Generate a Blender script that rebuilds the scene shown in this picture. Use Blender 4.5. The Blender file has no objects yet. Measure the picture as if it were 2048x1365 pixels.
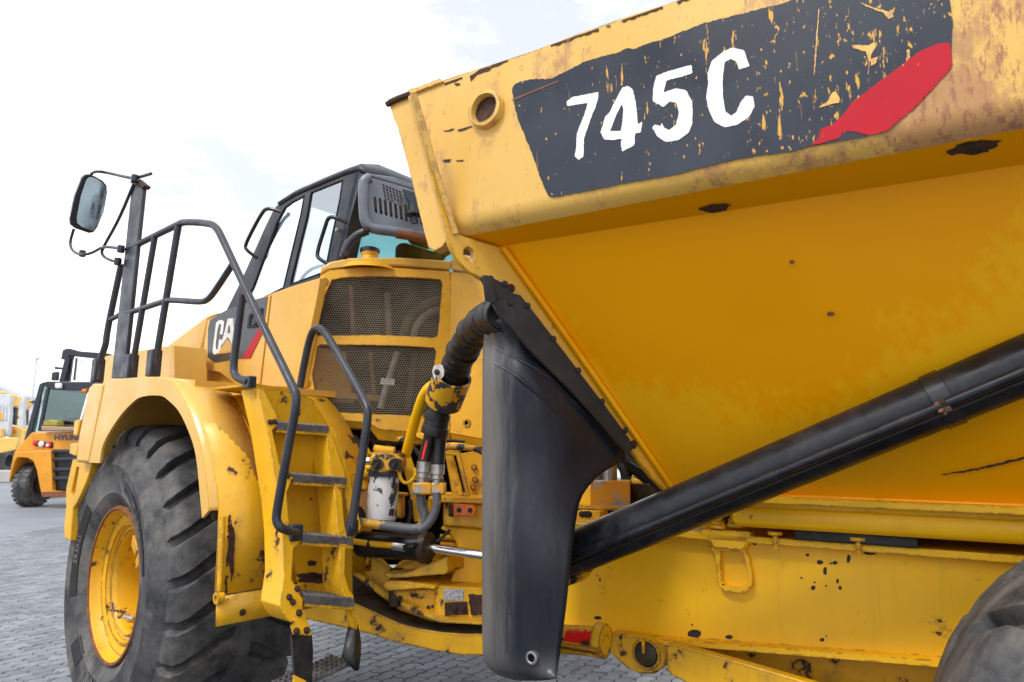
import bpy, bmesh, math, random
from mathutils import Vector as V, Matrix
from mathutils.geometry import tessellate_polygon
random.seed(7)
SC = bpy.context.scene
COL = SC.collection
RAD = math.radians
# ------------------------------------------------------------------ camera
FPX, CX, CY, CAMH = 1365.0, 1024.0, 682.5, 1.6        # measuring frame: 2048 px wide, 24 mm lens
TILT, ROLL = RAD(9.07), RAD(.5)
FWD = V((0, math.cos(TILT), math.sin(TILT)))
_u0 = V((0, -math.sin(TILT), math.cos(TILT))); _r0 = V((1, 0, 0))
RGT = math.cos(ROLL)*_r0 + math.sin(ROLL)*_u0
UPV = -math.sin(ROLL)*_r0 + math.cos(ROLL)*_u0
CAM = V((0, 0, CAMH))
cd = bpy.data.cameras.new('camera'); cam = bpy.data.objects.new('camera', cd); COL.objects.link(cam)
cd.lens = 24; cd.sensor_width = 36; cd.clip_start = .05; cd.clip_end = 3000
cd.dof.use_dof = True; cd.dof.focus_distance = 3.1; cd.dof.aperture_fstop = 4.5
mw = Matrix((RGT, UPV, -FWD)).transposed().to_4x4(); mw.translation = CAM
cam.matrix_world = mw; SC.camera = cam
# ------------------------------------------------------------------ world, sun, exposure
SUN_EL, SUN_AZ = RAD(52), RAD(222)     # azimuth measured clockwise from +Y: behind the camera, to its left
wd = bpy.data.worlds.new('World'); SC.world = wd; wd.use_nodes = True
nt = wd.node_tree; nt.nodes.clear()
wo = nt.nodes.new('ShaderNodeOutputWorld'); bg = nt.nodes.new('ShaderNodeBackground'); nt.links.new(bg.outputs[0], wo.inputs[0])
sky = nt.nodes.new('ShaderNodeTexSky'); sky.sky_type = 'NISHITA'; sky.sun_disc = False
sky.sun_elevation = SUN_EL; sky.sun_rotation = SUN_AZ; sky.air_density = 1; sky.dust_density = 2
tc = nt.nodes.new('ShaderNodeTexCoord'); mp = nt.nodes.new('ShaderNodeMapping'); mp.inputs['Scale'].default_value = (1, 1, 2.2)
mp.inputs['Location'].default_value = (.3, .9, .2)
nz = nt.nodes.new('ShaderNodeTexNoise'); nz.inputs['Scale'].default_value = 2.1; nz.inputs['Detail'].default_value = 7; nz.inputs['Roughness'].default_value = .55
rp = nt.nodes.new('ShaderNodeValToRGB'); rp.color_ramp.elements[0].position = .40; rp.color_ramp.elements[0].color = (.42,)*3+(1,)
rp.color_ramp.elements[1].position = .57; rp.color_ramp.elements[1].color = (1, 1, 1, 1)
mx = nt.nodes.new('ShaderNodeMix'); mx.data_type = 'RGBA'; mx.inputs[7].default_value = (12.3, 12.4, 12.7, 1)
nt.links.new(tc.outputs['Generated'], mp.inputs[0]); nt.links.new(mp.outputs[0], nz.inputs['Vector']); nt.links.new(nz.outputs['Fac'], rp.inputs[0])
nt.links.new(rp.outputs[0], mx.inputs[0]); nt.links.new(sky.outputs[0], mx.inputs[6]); nt.links.new(mx.outputs[2], bg.inputs[0])
bg.inputs[1].default_value = .1
sl = bpy.data.lights.new('sun', 'SUN'); sun = bpy.data.objects.new('sun', sl); COL.objects.link(sun)
sl.energy = 1.5; sl.angle = RAD(12); sl.color = (1, .95, .87)
sd = V((math.sin(SUN_AZ)*math.cos(SUN_EL), math.cos(SUN_AZ)*math.cos(SUN_EL), math.sin(SUN_EL)))
sun.rotation_euler = sd.to_track_quat('Z', 'Y').to_euler(); sun.location = sd*50
SC.view_settings.view_transform = 'Standard'; SC.view_settings.look = 'None'; SC.view_settings.gamma = 1
SC.view_settings.use_curve_mapping = False; SC.view_settings.exposure = .60
# ------------------------------------------------------------------ measuring helpers: photo pixel -> point on a real plane
def ray(x, y): return RGT*((x-CX)/FPX) - UPV*((y-CY)/FPX) + FWD
class Pl:
    def __init__(s, p, n):
        s.p = V(p); s.n = V(n).normalized()
        if s.n.dot(s.p-CAM) < 0: s.n = -s.n          # normal points away from the viewer
    def __call__(s, x, y, off=0):
        r = ray(x, y); return CAM + r*((s.p-CAM).dot(s.n)/r.dot(s.n)) + s.n*off
class Fr:                                            # a heading: along (forward), across (to the far side), up
    def __init__(s, deg):
        t = RAD(deg); s.u = V((-math.sin(t), math.cos(t), 0)); s.n = V((math.cos(t), math.sin(t), 0))
    def w(s, a, d, z): return s.u*a + s.n*d + V((0, 0, z))
    def D(s, d): return Pl(s.n*d, s.n)
    def S(s, a): return Pl(s.u*a, s.u)
R = Fr(58); F = Fr(50); W0 = Fr(0)
def Yp(y): return Pl((0, y, 0), (0, 1, 0))
def Zp(z): return Pl((0, 0, z), (0, 0, 1))
UZ = V((0, 0, 1))
# ------------------------------------------------------------------ mesh builder
WL = {}
def basis(ax):
    ax = V(ax).normalized(); h = V((0, 0, 1)) if abs(ax.z) < .9 else V((1, 0, 0))
    x = h.cross(ax).normalized(); return x, ax.cross(x), ax
class MB:
    def __init__(s): s.v = []; s.f = []
    def add(s, vs, fs):
        b = len(s.v); s.v += [V(q) for q in vs]; s.f += [tuple(i+b for i in q) for q in fs]; return s
    def box(s, c, ax, ay, az):
        c = V(c); q = [c+ax*i+ay*j+az*k for i in (-1, 1) for j in (-1, 1) for k in (-1, 1)]
        return s.add(q, [(0, 1, 3, 2), (4, 6, 7, 5), (0, 4, 5, 1), (2, 3, 7, 6), (0, 2, 6, 4), (1, 5, 7, 3)])
    def fbox(s, fr, a0, a1, d0, d1, z0, z1):
        return s.box(fr.w((a0+a1)/2, (d0+d1)/2, (z0+z1)/2), fr.u*(a1-a0)/2, fr.n*(d1-d0)/2, UZ*(z1-z0)/2)
    def tube(s, pts, r, seg=10, cap=True):
        pts = [V(p) for p in pts]; n = len(pts); rr = r if isinstance(r, (list, tuple)) else [r]*n
        t0 = (pts[1]-pts[0]).normalized(); x, y, _ = basis(t0); rings = []; vs = []
        for i, p in enumerate(pts):
            t = (pts[min(i+1, n-1)]-pts[max(i-1, 0)]).normalized()
            x = (x - t*x.dot(t)).normalized(); y = t.cross(x)
            vs += [p + (x*math.cos(k*2*math.pi/seg)+y*math.sin(k*2*math.pi/seg))*rr[i] for k in range(seg)]
        fs = [(i*seg+k, i*seg+(k+1) % seg, (i+1)*seg+(k+1) % seg, (i+1)*seg+k) for i in range(n-1) for k in range(seg)]
        if cap: fs += [tuple(range(seg)), tuple((n-1)*seg+k for k in range(seg))]
        return s.add(vs, fs)
    def lathe(s, prof, o, ax, seg=48, ang=None):      # prof: (radius, height along ax)
        x, y, z = basis(ax); o = V(o); m = len(prof); vs = []
        for k in range(seg):
            c, q = math.cos(k*2*math.pi/seg), math.sin(k*2*math.pi/seg)
            vs += [o + (x*c+y*q)*r + z*h for r, h in prof]
        return s.add(vs, [(k*m+i, ((k+1) % seg)*m+i, ((k+1) % seg)*m+i+1, k*m+i+1) for k in range(seg) for i in range(m-1)])
    def ring(s, o, ax, ro, ri, h, seg=24):
        return s.lathe([(ri, 0), (ro, 0), (ro, h), (ri, h), (ri, 0)], o, ax, seg)
    def loops(s, fronts, vec):
        """prism from 3-D loops (outer first, then holes) pushed along vec"""
        flat = [p for l in fronts for p in l]; n = len(flat)
        tri = tessellate_polygon(fronts)
        fs = [tuple(t) for t in tri]
        if len(fronts) == 1 and n <= 4: fs = [tuple(range(n))]
        vs = list(flat)
        if vec is not None:
            vs += [p+vec for p in flat]; fs = fs + [tuple(i+n for i in q) for q in fs]; b = 0
            for l in fronts:
                m = len(l); fs += [(b+i, b+(i+1) % m, b+n+(i+1) % m, b+n+i) for i in range(m)]; b += m
        return s.add(vs, fs)
    def slab(s, pl, pts, th, holes=(), off=0):
        return s.loops([[pl(x, y, off) for x, y in q] for q in [pts]+list(holes)], pl.n*th if th else None)
    def grid(s, rows, th=None, nrm=None):
        m = len(rows[0]); vs = [p for r in rows for p in r]
        fs = [(i*m+j, i*m+j+1, (i+1)*m+j+1, (i+1)*m+j) for i in range(len(rows)-1) for j in range(m-1)]
        return s.add(vs, fs)
    def build(s, name, mat, parent=None, smooth=32, bevel=0, solid=0, label=None, kind=None, seg=2, loc=None):
        c = V(loc) if loc is not None else sum(s.v, V())/max(1, len(s.v))
        me = bpy.data.meshes.new(name); me.from_pydata([p-c for p in s.v], [], s.f)
        bm = bmesh.new(); bm.from_mesh(me); bmesh.ops.remove_doubles(bm, verts=bm.verts, dist=1e-5)
        bmesh.ops.recalc_face_normals(bm, faces=bm.faces); bm.to_mesh(me); bm.free()
        me.materials.append(mat)
        if smooth:
            me.polygons.foreach_set('use_smooth', [True]*len(me.polygons)); me.set_sharp_from_angle(angle=RAD(smooth))
        o = place(name, me, c, parent, label, kind)
        if solid:
            m = o.modifiers.new('thick', 'SOLIDIFY'); m.thickness = solid; m.offset = 0
        if bevel:
            m = o.modifiers.new('edge', 'BEVEL'); m.width = bevel; m.segments = seg; m.limit_method = 'ANGLE'; m.angle_limit = RAD(40); m.harden_normals = False
        return o
def place(name, me, c, parent=None, label=None, kind=None, rot=None, scale=None):
    o = bpy.data.objects.new(name, me); COL.objects.link(o); WL[o.name] = V(c)
    o.location = V(c) - (WL[parent.name] if parent else V())
    if rot is not None: o.rotation_euler = rot
    if scale is not None: o.scale = (scale,)*3
    if parent: o.parent = parent
    if label: o['label'] = label
    if kind: o['kind'] = kind
    return o
def thing(name, loc, label, cat, group=None):
    o = bpy.data.objects.new(name, None); COL.objects.link(o); o.location = loc; WL[o.name] = V(loc); o.empty_display_size = .3
    o['label'] = label; o['category'] = cat
    if group: o['group'] = group
    return o
def tag(o, label, cat, group=None):
    o['label'] = label; o['category'] = cat
    if group: o['group'] = group
    return o
def chaikin(p, n=2):
    p = [V(q) for q in p]
    for _ in range(n):
        q = [p[0]]
        for a, b in zip(p, p[1:]): q += [a*.75+b*.25, a*.25+b*.75]
        p = q+[p[-1]]
    return p
def spline(p, n=8):
    p = [V(q) for q in p]; out = []; e = [p[0]*2-p[1]]+p+[p[-1]*2-p[-2]]
    for i in range(1, len(e)-2):
        a, b, c, d = e[i-1:i+3]
        for k in range(n):
            t = k/n; out.append(.5*((2*b)+(c-a)*t+(2*a-5*b+4*c-d)*t*t+(3*b-a-3*c+d)*t**3))
    return out+[p[-1]]
def jag(pts, amp, step=9, seed=1):
    rnd = random.Random(seed); out = []
    for (x0, y0), (x1, y1) in zip(pts, pts[1:]+pts[:1]):
        L = math.hypot(x1-x0, y1-y0); n = max(1, int(L/step)); nx, ny = -(y1-y0)/max(L, .01), (x1-x0)/max(L, .01)
        for k in range(n):
            t = k/n; w = 0 if k == 0 else rnd.uniform(-amp, amp); out.append((x0+(x1-x0)*t+nx*w, y0+(y1-y0)*t+ny*w))
    return out
def rnd_(p):
    o = []
    for (x0, y0), (x1, y1) in zip(p, p[1:]+p[:1]): o += [(x0*.92+x1*.08, y0*.92+y1*.08), (x0*.08+x1*.92, y0*.08+y1*.92)]
    return o
def blob(x, y, rx, ry, n=14, seed=0, rot=0):
    rnd = random.Random(seed*31+int(x)); out = []
    for k in range(n):
        a = 2*math.pi*k/n; q = rnd.uniform(.78, 1.12); px, py = rx*q*math.cos(a), ry*q*math.sin(a)
        out.append((x+px*math.cos(rot)-py*math.sin(rot), y+px*math.sin(rot)+py*math.cos(rot)))
    return out
_bolt = {}
def bolt(parent, p, ax, r, mat, name='bolt'):
    """one shared bolt mesh: washer, hexagonal head"""
    k = mat.name
    if k not in _bolt:
        b = MB(); b.lathe([(0, 0), (1.35, 0), (1.35, .25), (0, .25)], (0, 0, 0), UZ, 14); b.lathe([(0, .25), (1, .25), (1, .85), (.82, 1.0), (0, 1.0)], (0, 0, 0), UZ, 6)
        me = bpy.data.meshes.new('bolt'); me.from_pydata(b.v, [], b.f); me.materials.append(mat); _bolt[k] = me
        bm = bmesh.new(); bm.from_mesh(me); bmesh.ops.remove_doubles(bm, verts=bm.verts, dist=1e-5); bmesh.ops.recalc_face_normals(bm, faces=bm.faces); bm.to_mesh(me); bm.free()
    return place(name, _bolt[k], p, parent, rot=V(ax).to_track_quat('Z', 'Y').to_euler(), scale=r)
def text_poly(txt, size, bold=0):
    cu = bpy.data.curves.new('t', 'FONT'); cu.body = txt; cu.size = size; cu.extrude = .5; cu.offset = bold; cu.resolution_u = 2; cu.align_x = 'CENTER'
    o = bpy.data.objects.new('t', cu); COL.objects.link(o); dg = bpy.context.evaluated_depsgraph_get(); dg.update()
    me = bpy.data.meshes.new_from_object(o.evaluated_get(dg)); vs = [v.co.copy() for v in me.vertices]; fs = [tuple(p.vertices) for p in me.polygons]
    bpy.data.objects.remove(o); bpy.data.curves.remove(cu); bpy.data.meshes.remove(me)
    return vs, fs
# ------------------------------------------------------------------ materials
class NT:
    def __init__(s, name, rough=.5, metal=0, spec=.5):
        s.m = bpy.data.materials.new(name); s.m.use_nodes = True; s.t = s.m.node_tree; s.b = s.t.nodes['Principled BSDF']
        s.b.inputs['Roughness'].default_value = rough; s.b.inputs['Metallic'].default_value = metal; s.b.inputs['Specular IOR Level'].default_value = spec
        s.co = s.t.nodes.new('ShaderNodeTexCoord').outputs['Object']
    def l(s, a, b): s.t.links.new(a, b)
    def n(s, k): return s.t.nodes.new('ShaderNode'+k)
    def noise(s, scale, detail=4, rough=.55, stretch=None, off=0):
        n = s.n('TexNoise'); n.inputs['Scale'].default_value = scale; n.inputs['Detail'].default_value = detail; n.inputs['Roughness'].default_value = rough
        m = s.n('Mapping'); m.inputs['Scale'].default_value = stretch or (1, 1, 1); m.inputs['Location'].default_value = (off, off*.7, off*.3)
        s.l(s.co, m.inputs[0]); s.l(m.outputs[0], n.inputs['Vector']); return n.outputs['Fac']
    def ramp(s, x, a, b, va=0, vb=1):
        r = s.n('MapRange'); r.inputs[1].default_value = a; r.inputs[2].default_value = b; r.inputs[3].default_value = va; r.inputs[4].default_value = vb; r.interpolation_type = 'SMOOTHSTEP'
        s.l(x, r.inputs[0]); return r.outputs[0]
    def math(s, op, a, b):
        m = s.n('Math'); m.operation = op
        for i, q in enumerate((a, b)):
            if isinstance(q, (int, float)): m.inputs[i].default_value = q
            else: s.l(q, m.inputs[i])
        return m.outputs[0]
    def mix(s, f, a, b):
        m = s.n('Mix'); m.data_type = 'RGBA'
        for i, q in ((0, f), (6, a), (7, b)):
            if isinstance(q, (tuple, list)): m.inputs[i].default_value = tuple(q[:3])+(1,)
            elif isinstance(q, (int, float)): m.inputs[i].default_value = q
            else: s.l(q, m.inputs[i])
        return m.outputs[2]
    def edge(s, radius=.012):
        b = s.n('Bevel'); b.samples = 4; b.inputs['Radius'].default_value = radius; g = s.n('NewGeometry'); d = s.n('VectorMath'); d.operation = 'DOT_PRODUCT'
        s.l(b.outputs[0], d.inputs[0]); s.l(g.outputs['Normal'], d.inputs[1]); return s.ramp(d.outputs['Value'], .992, .90)
    def bump(s, h, st, dist=.01):
        b = s.n('Bump'); b.inputs['Strength'].default_value = st; b.inputs['Distance'].default_value = dist; s.l(h, b.inputs['Height']); s.l(b.outputs[0], s.b.inputs['Normal'])
    def col(s, c):
        if isinstance(c, (tuple, list)): s.b.inputs['Base Color'].default_value = tuple(c[:3])+(1,)
        else: s.l(c, s.b.inputs['Base Color'])
        return s
RUSTC, BARE = (.055, .022, .012), (.028, .022, .022)
def paint(name, c, rough=.32, chips=.5, edge=True, dirt=.5, rustcol=BARE, chipscale=7, vary=.06, streak=.0, edgew=.012):
    k = NT(name, rough); lo = tuple(q*(1-vary*1.6) for q in c); hi = tuple(min(1, q*(1+vary)) for q in c)
    col = k.mix(k.ramp(k.noise(1.7, 5, .6), .35, .68), lo, hi)
    d = k.math('MULTIPLY', k.ramp(k.noise(3.1, 8, .72, off=3), .52, .78), dirt); col = k.mix(d, col, (.16, .105, .045))
    st = k.math('MULTIPLY', k.ramp(k.noise(6, 5, .6, (3.2, 3.2, .25), 5), .5, .75), .22+streak); col = k.mix(st, col, tuple(q*.62 for q in c))
    th = .705-.095*chips
    ch = k.ramp(k.noise(chipscale, 9, .68, off=9), th, th+.02)
    if edge:
        e = k.math('MULTIPLY', k.edge(edgew), k.ramp(k.noise(19, 7, .74, off=1), .535-.10*chips, .56-.10*chips)); ch = k.math('MAXIMUM', ch, e)
    halo = k.math('MULTIPLY', k.ramp(k.noise(chipscale, 9, .68, off=9), th-.045, th), .45); col = k.mix(halo, col, (.33, .14, .03))
    col = k.mix(ch, col, k.mix(k.ramp(k.noise(30, 3), .4, .6), rustcol, RUSTC)); k.col(col)
    r = k.ramp(k.noise(4, 6, .65, off=2), .3, .7, rough-.08, rough+.16); r2 = k.n('Mix'); k.l(ch, r2.inputs[0]); k.l(r, r2.inputs[2]); r2.inputs[3].default_value = .8; k.l(r2.outputs[0], k.b.inputs['Roughness'])
    h = k.math('SUBTRACT', k.math('MULTIPLY', k.noise(70, 2), .12), ch); k.bump(h, .25, .002)
    return k.m
def plain(name, c, rough=.5, metal=0, vary=.12, scale=8, bump=0, spec=.5, dust=0, dustc=(.30, .28, .25), stretch=None):
    k = NT(name, rough, metal, spec)
    col = k.mix(k.ramp(k.noise(scale, 6, .62, stretch), .3, .7), tuple(q*(1-vary) for q in c), tuple(min(1, q*(1+vary)) for q in c))
    if dust: col = k.mix(k.math('MULTIPLY', k.ramp(k.noise(scale*.6, 8, .72, stretch, 4), .46, .74), dust), col, dustc)
    k.col(col); k.l(k.ramp(k.noise(scale*1.3, 5, .6, stretch, 7), .3, .7, max(.03, rough-.1), min(1, rough+.14)), k.b.inputs['Roughness'])
    if bump: k.bump(k.noise(scale*9, 3), bump, .003)
    return k.m
def patched(name, c, c2, amt=.5, scale=9, rough=.4, metal2=0, seed=0, stretch=None, rough2=.5):
    """coat c worn through to c2 in sharp-edged patches"""
    k = NT(name, rough); m = k.ramp(k.noise(scale, 8, .6, stretch, seed), .5-.12*(amt-.5)*4, .515-.12*(amt-.5)*4)
    a = k.mix(k.ramp(k.noise(5, 5), .3, .7), tuple(q*.85 for q in c), c); b = k.mix(k.ramp(k.noise(22, 4), .3, .7), tuple(q*.7 for q in c2), c2)
    k.col(k.mix(m, a, b)); q = k.math('MULTIPLY', m, metal2); k.l(q, k.b.inputs['Metallic']); k.l(k.ramp(m, 0, 1, rough, rough2), k.b.inputs['Roughness']); k.bump(m, -.15, .002)
    return k.m
YEL = (.76, .40, .018); YB = (.72, .315, .006)
m_yel = paint('worn_yellow_paint', YEL, .33, .45)
m_clean = paint('clean_yellow_paint', (.70, .405, .075), .28, 0.0, edge=False, dirt=.10, vary=.03)
m_frame = paint('chassis_yellow_paint', (.90, .49, .0), .44, .28, dirt=.14, streak=.02, vary=.05)
m_cast = paint('casting_yellow_paint', (.74, .39, .003), .42, 1.15, dirt=.9, edgew=.016)
m_step = paint('ladder_yellow_paint', (.76, .405, .008), .36, .85, dirt=.4, rustcol=(.05, .024, .016), edgew=.011)
def rail_mat():
    k = NT('scuffed_rail_paint', .36)
    col = k.mix(k.ramp(k.noise(1.6, 5, .6), .35, .68), (.66, .385, .068), (.72, .435, .10))
    sx = k.n('SeparateXYZ'); g = k.n('NewGeometry'); d = k.n('VectorMath'); d.operation = 'DOT_PRODUCT'; d.inputs[1].default_value = tuple(R.u); k.l(g.outputs['Position'], d.inputs[0])
    wear = k.ramp(d.outputs['Value'], 1.0, -.35, 0, 1)                                  # boarding scuffs get denser towards the tail
    scf = k.ramp(k.math('ADD', k.noise(5.5, 9, .78, (1, 1, .6), 2), k.math('MULTIPLY', wear, .12)), .53, .66)
    col = k.mix(k.math('MULTIPLY', scf, .70), col, (.34, .15, .08))
    sc2 = k.ramp(k.math('ADD', k.noise(26, 8, .8, (1.6, 1.6, .35), 6), k.math('MULTIPLY', wear, .09)), .605, .66); col = k.mix(k.math('MULTIPLY', sc2, .8), col, (.30, .105, .06))
    sc3 = k.ramp(k.noise(48, 6, .66, (1.6, 1.6, .35), 12), .665, .69); col = k.mix(k.math('MULTIPLY', sc3, .75), col, (.32, .13, .07)); ch = k.ramp(k.noise(11, 9, .7, (1, 1, .7), 9), .675, .69); e = k.math('MULTIPLY', k.edge(.012), k.ramp(k.noise(14, 6, .7), .45, .55)); ch = k.math('MAXIMUM', ch, e)
    k.col(k.mix(ch, col, (.10, .045, .03))); k.bump(k.noise(60, 3), .1, .002); return k.m
m_rail = rail_mat()
def hopper_mat():
    k = NT('hopper_overspray_paint', .42, spec=.22)
    base = k.mix(k.ramp(k.noise(.9, 4, .5), .3, .7), (.90, .355, 0), (.95, .39, 0))
    g = k.n('NewGeometry'); sx = k.n('SeparateXYZ'); k.l(g.outputs['Position'], sx.inputs[0]); d = k.n('VectorMath'); d.operation = 'DOT_PRODUCT'; d.inputs[1].default_value = tuple(R.u); k.l(g.outputs['Position'], d.inputs[0])
    a = d.outputs['Value']; par = k.math('MULTIPLY', k.math('POWER', k.math('SUBTRACT', a, .62), 2), .62)  # overspray line: low in the middle, rising to the tail
    hgt = k.math('SUBTRACT', sx.outputs['Z'], k.math('ADD', par, 1.78)); hgt = k.math('ADD', hgt, k.math('MULTIPLY', k.math('SUBTRACT', k.noise(2.4, 4, .6), .5), .5))
    hgt = k.math('ADD', hgt, k.math('MULTIPLY', k.math('SUBTRACT', k.noise(14, 6, .7, (2, 2, .10), 3), .5), .62))
    over = k.math('MULTIPLY', k.ramp(hgt, .06, -.10), k.ramp(hgt, -.70, -.1))
    col = k.mix(k.math('MULTIPLY', over, .72), base, (.93, .49, .006))
    ch = k.ramp(k.noise(4.2, 9, .66, off=9), .735, .75); col = k.mix(k.ramp(k.noise(4.2, 9, .66, off=9), .69, .74), col, (.42, .13, .02)); k.col(k.mix(ch, col, BARE))
    k.l(k.ramp(over, 0, 1, .30, .5), k.b.inputs['Roughness']); k.bump(k.math('ADD', k.math('MULTIPLY', k.noise(1.3, 2), 4.5), k.math('MULTIPLY', k.noise(60, 2), .1)), .12, .02); return k.m
m_hop = hopper_mat()
def patch_mat():
    k = NT('scratched_black_lacquer', .34, spec=.26); col = k.mix(k.ramp(k.noise(2, 5), .3, .7), (.016, .021, .034), (.030, .037, .054))
    g = k.n('NewGeometry'); d = k.n('VectorMath'); d.operation = 'DOT_PRODUCT'; d.inputs[1].default_value = tuple(R.u); k.l(g.outputs['Position'], d.inputs[0]); w = k.ramp(d.outputs['Value'], 1.1, .0, 0, .055)
    f1 = k.ramp(k.math('ADD', k.noise(24, 6, .62, (1.7, 1.7, .3), 2), w), .675, .69); f2 = k.ramp(k.math('ADD', k.noise(52, 5, .6, (1.3, 1.3, .6), 5), w), .68, .695); f3 = k.ramp(k.noise(30, 4, .6, (3.5, 3.5, .12), 8), .70, .72); f = k.math('MAXIMUM', k.math('MAXIMUM', f1, f2), k.math('MULTIPLY', f3, .5))
    k.col(k.mix(f, col, (.62, .33, .05))); k.l(k.ramp(k.noise(5, 6), .3, .7, .24, .48), k.b.inputs['Roughness']); return k.m
m_patch = patch_mat()
def flecked(name, c, rough=.4):
    k = NT(name, rough, spec=.18); f = k.ramp(k.noise(40, 6, .6, (1.6, 1.6, .35), 4), .69, .71); k.col(k.mix(f, k.mix(k.ramp(k.noise(8, 5), .3, .7), tuple(q*.9 for q in c), c), (.60, .34, .08))); return k.m
m_white = flecked('white_stencil_paint', (.82, .82, .82)); m_red = flecked('red_stencil_paint', (.45, .008, .02))
m_redraw = plain('bright_red_paint', (.78, .015, .012), .4, vary=.1)
m_rust = plain('flaking_rust', (.050, .021, .014), .85, vary=.45, scale=30, bump=.6)
m_rustred = plain('surface_rust', (.20, .075, .03), .8, vary=.35, scale=18, bump=.4)
m_bare = plain('bare_dark_patch', (.022, .018, .02), .7, vary=.3, scale=30, bump=.3)
m_blk = plain('black_gloss_paint', (.006, .007, .011), .26, vary=.3, scale=5, dust=.14, dustc=(.16, .16, .165))
m_plate = plain('dusty_black_plate', (.009, .008, .008), .45, vary=.35, scale=7, dust=.2, dustc=(.10, .085, .075))
m_cyl = plain('scuffed_black_cylinder_paint', (.006, .007, .011), .34, vary=.3, scale=9, dust=.20, dustc=(.11, .115, .13), spec=.36)
m_grey = plain('grey_cab_paint', (.028, .032, .044), .40, vary=.12, scale=5, dust=.2, dustc=(.10, .10, .11), spec=.35)
m_guard = plain('light_grey_guard_paint', (.13, .145, .175), .38, vary=.15, scale=7, dust=.3, dustc=(.07, .07, .08))
m_tub = plain('handrail_grey_paint', (.030, .034, .046), .36, vary=.2, scale=9, dust=.30, dustc=(.12, .10, .085), spec=.35)
m_hose = plain('black_hose_rubber', (.008, .008, .009), .42, vary=.3, scale=12, dust=.35, dustc=(.09, .08, .07))
m_steel = plain('grip_steel', (.22, .225, .24), .48, metal=.75, vary=.3, scale=20, dust=.5, dustc=(.08, .07, .05))
m_fit = plain('zinc_fitting', (.42, .42, .40), .38, metal=.8, vary=.25, scale=20, dust=.3, dustc=(.2, .13, .05))
m_chrome = plain('chrome_rod', (.82, .83, .85), .07, metal=1, vary=.03)
m_pipe = patched('pipe_grey_with_yellow_remnants', (.105, .11, .125), (.66, .34, .02), .40, 9, .45, seed=3)
m_filter = patched('filter_silver_paint_flaked', (.60, .60, .60), (.045, .047, .06), .45, 13, .4, seed=2)
m_clamp = patched('clamp_yellow_flaked', (.66, .34, .012), (.035, .036, .042), .50, 16, .4, seed=5)
m_block = patched('valve_block_flaked', (.70, .32, .012), (.45, .44, .42), .46, 11, .45, metal2=.6, seed=6)
m_dark = plain('painted_shade_black', (.006, .005, .005), .9, vary=.3, spec=.05)  # near-black that puts the shade of open hollows into the colour
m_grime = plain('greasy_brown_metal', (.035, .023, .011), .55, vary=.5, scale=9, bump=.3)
m_mesh = plain('dusty_perforated_steel', (.20, .17, .125), .6, vary=.25, scale=6)
m_seal = plain('black_rubber_seal', (.012, .012, .014), .6)
m_orange = plain('orange_lens', (.85, .17, .01), .22, vary=.25, scale=30)
m_lensw = plain('white_lens', (.72, .70, .70), .12); m_lensr = plain('red_lens', (.70, .01, .015), .15)
m_tag = plain('aluminium_data_plate', (.42, .43, .44), .5, metal=.4, vary=.5, scale=90)
m_fork = paint('forklift_orange_paint', (.74, .30, .015), .34, .4, dirt=.25)
m_palew = plain('pale_engine_cover', (.55, .57, .60), .6, vary=.15, scale=3); m_paley = plain('faded_yellow_machine', (.74, .46, .11), .45, vary=.1, scale=2)
m_wood = plain('weathered_wood', (.38, .24, .13), .7, stretch=(1, 6, 6)); m_conc = plain('concrete', (.40, .385, .36), .85, vary=.1, scale=2)
m_roof = plain('hangar_sheet', (.62, .65, .68), .5, vary=.05); m_pole = plain('galvanised_pole', (.62, .64, .68), .5); m_leaf = plain('leaf_green', (.075, .12, .022), .6, vary=.4, scale=3)
m_cloth = plain('seat_fabric', (.03, .032, .035), .9)
m_wall = plain('white_sheet_panel', (.74, .75, .78), .55, vary=.04, scale=1)
def tyre_mat():
    k = NT('dusty_tyre_rubber', .62, spec=.22); col = k.mix(k.ramp(k.noise(5, 8, .7), .34, .68), (.028, .030, .036), (.088, .087, .090))
    col = k.mix(k.math('MULTIPLY', k.ramp(k.noise(3.4, 9, .76, off=3), .42, .66), .75), col, (.175, .165, .15))
    col = k.mix(k.math('MULTIPLY', k.ramp(k.noise(15, 8, .8, off=7), .60, .75), .6), col, (.19, .18, .155)); k.col(col); k.bump(k.noise(34, 7, .72), .35, .004)
    k.l(k.ramp(k.noise(6, 5), .3, .7, .5, .75), k.b.inputs['Roughness']); return k.m
m_tyre = tyre_mat()
m_side = plain('scuffed_sidewall_band', (.010, .010, .011), .5, vary=.25, scale=20)
m_letter = plain('raised_tyre_lettering', (.135, .133, .13), .6, vary=.3, scale=20)
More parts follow.
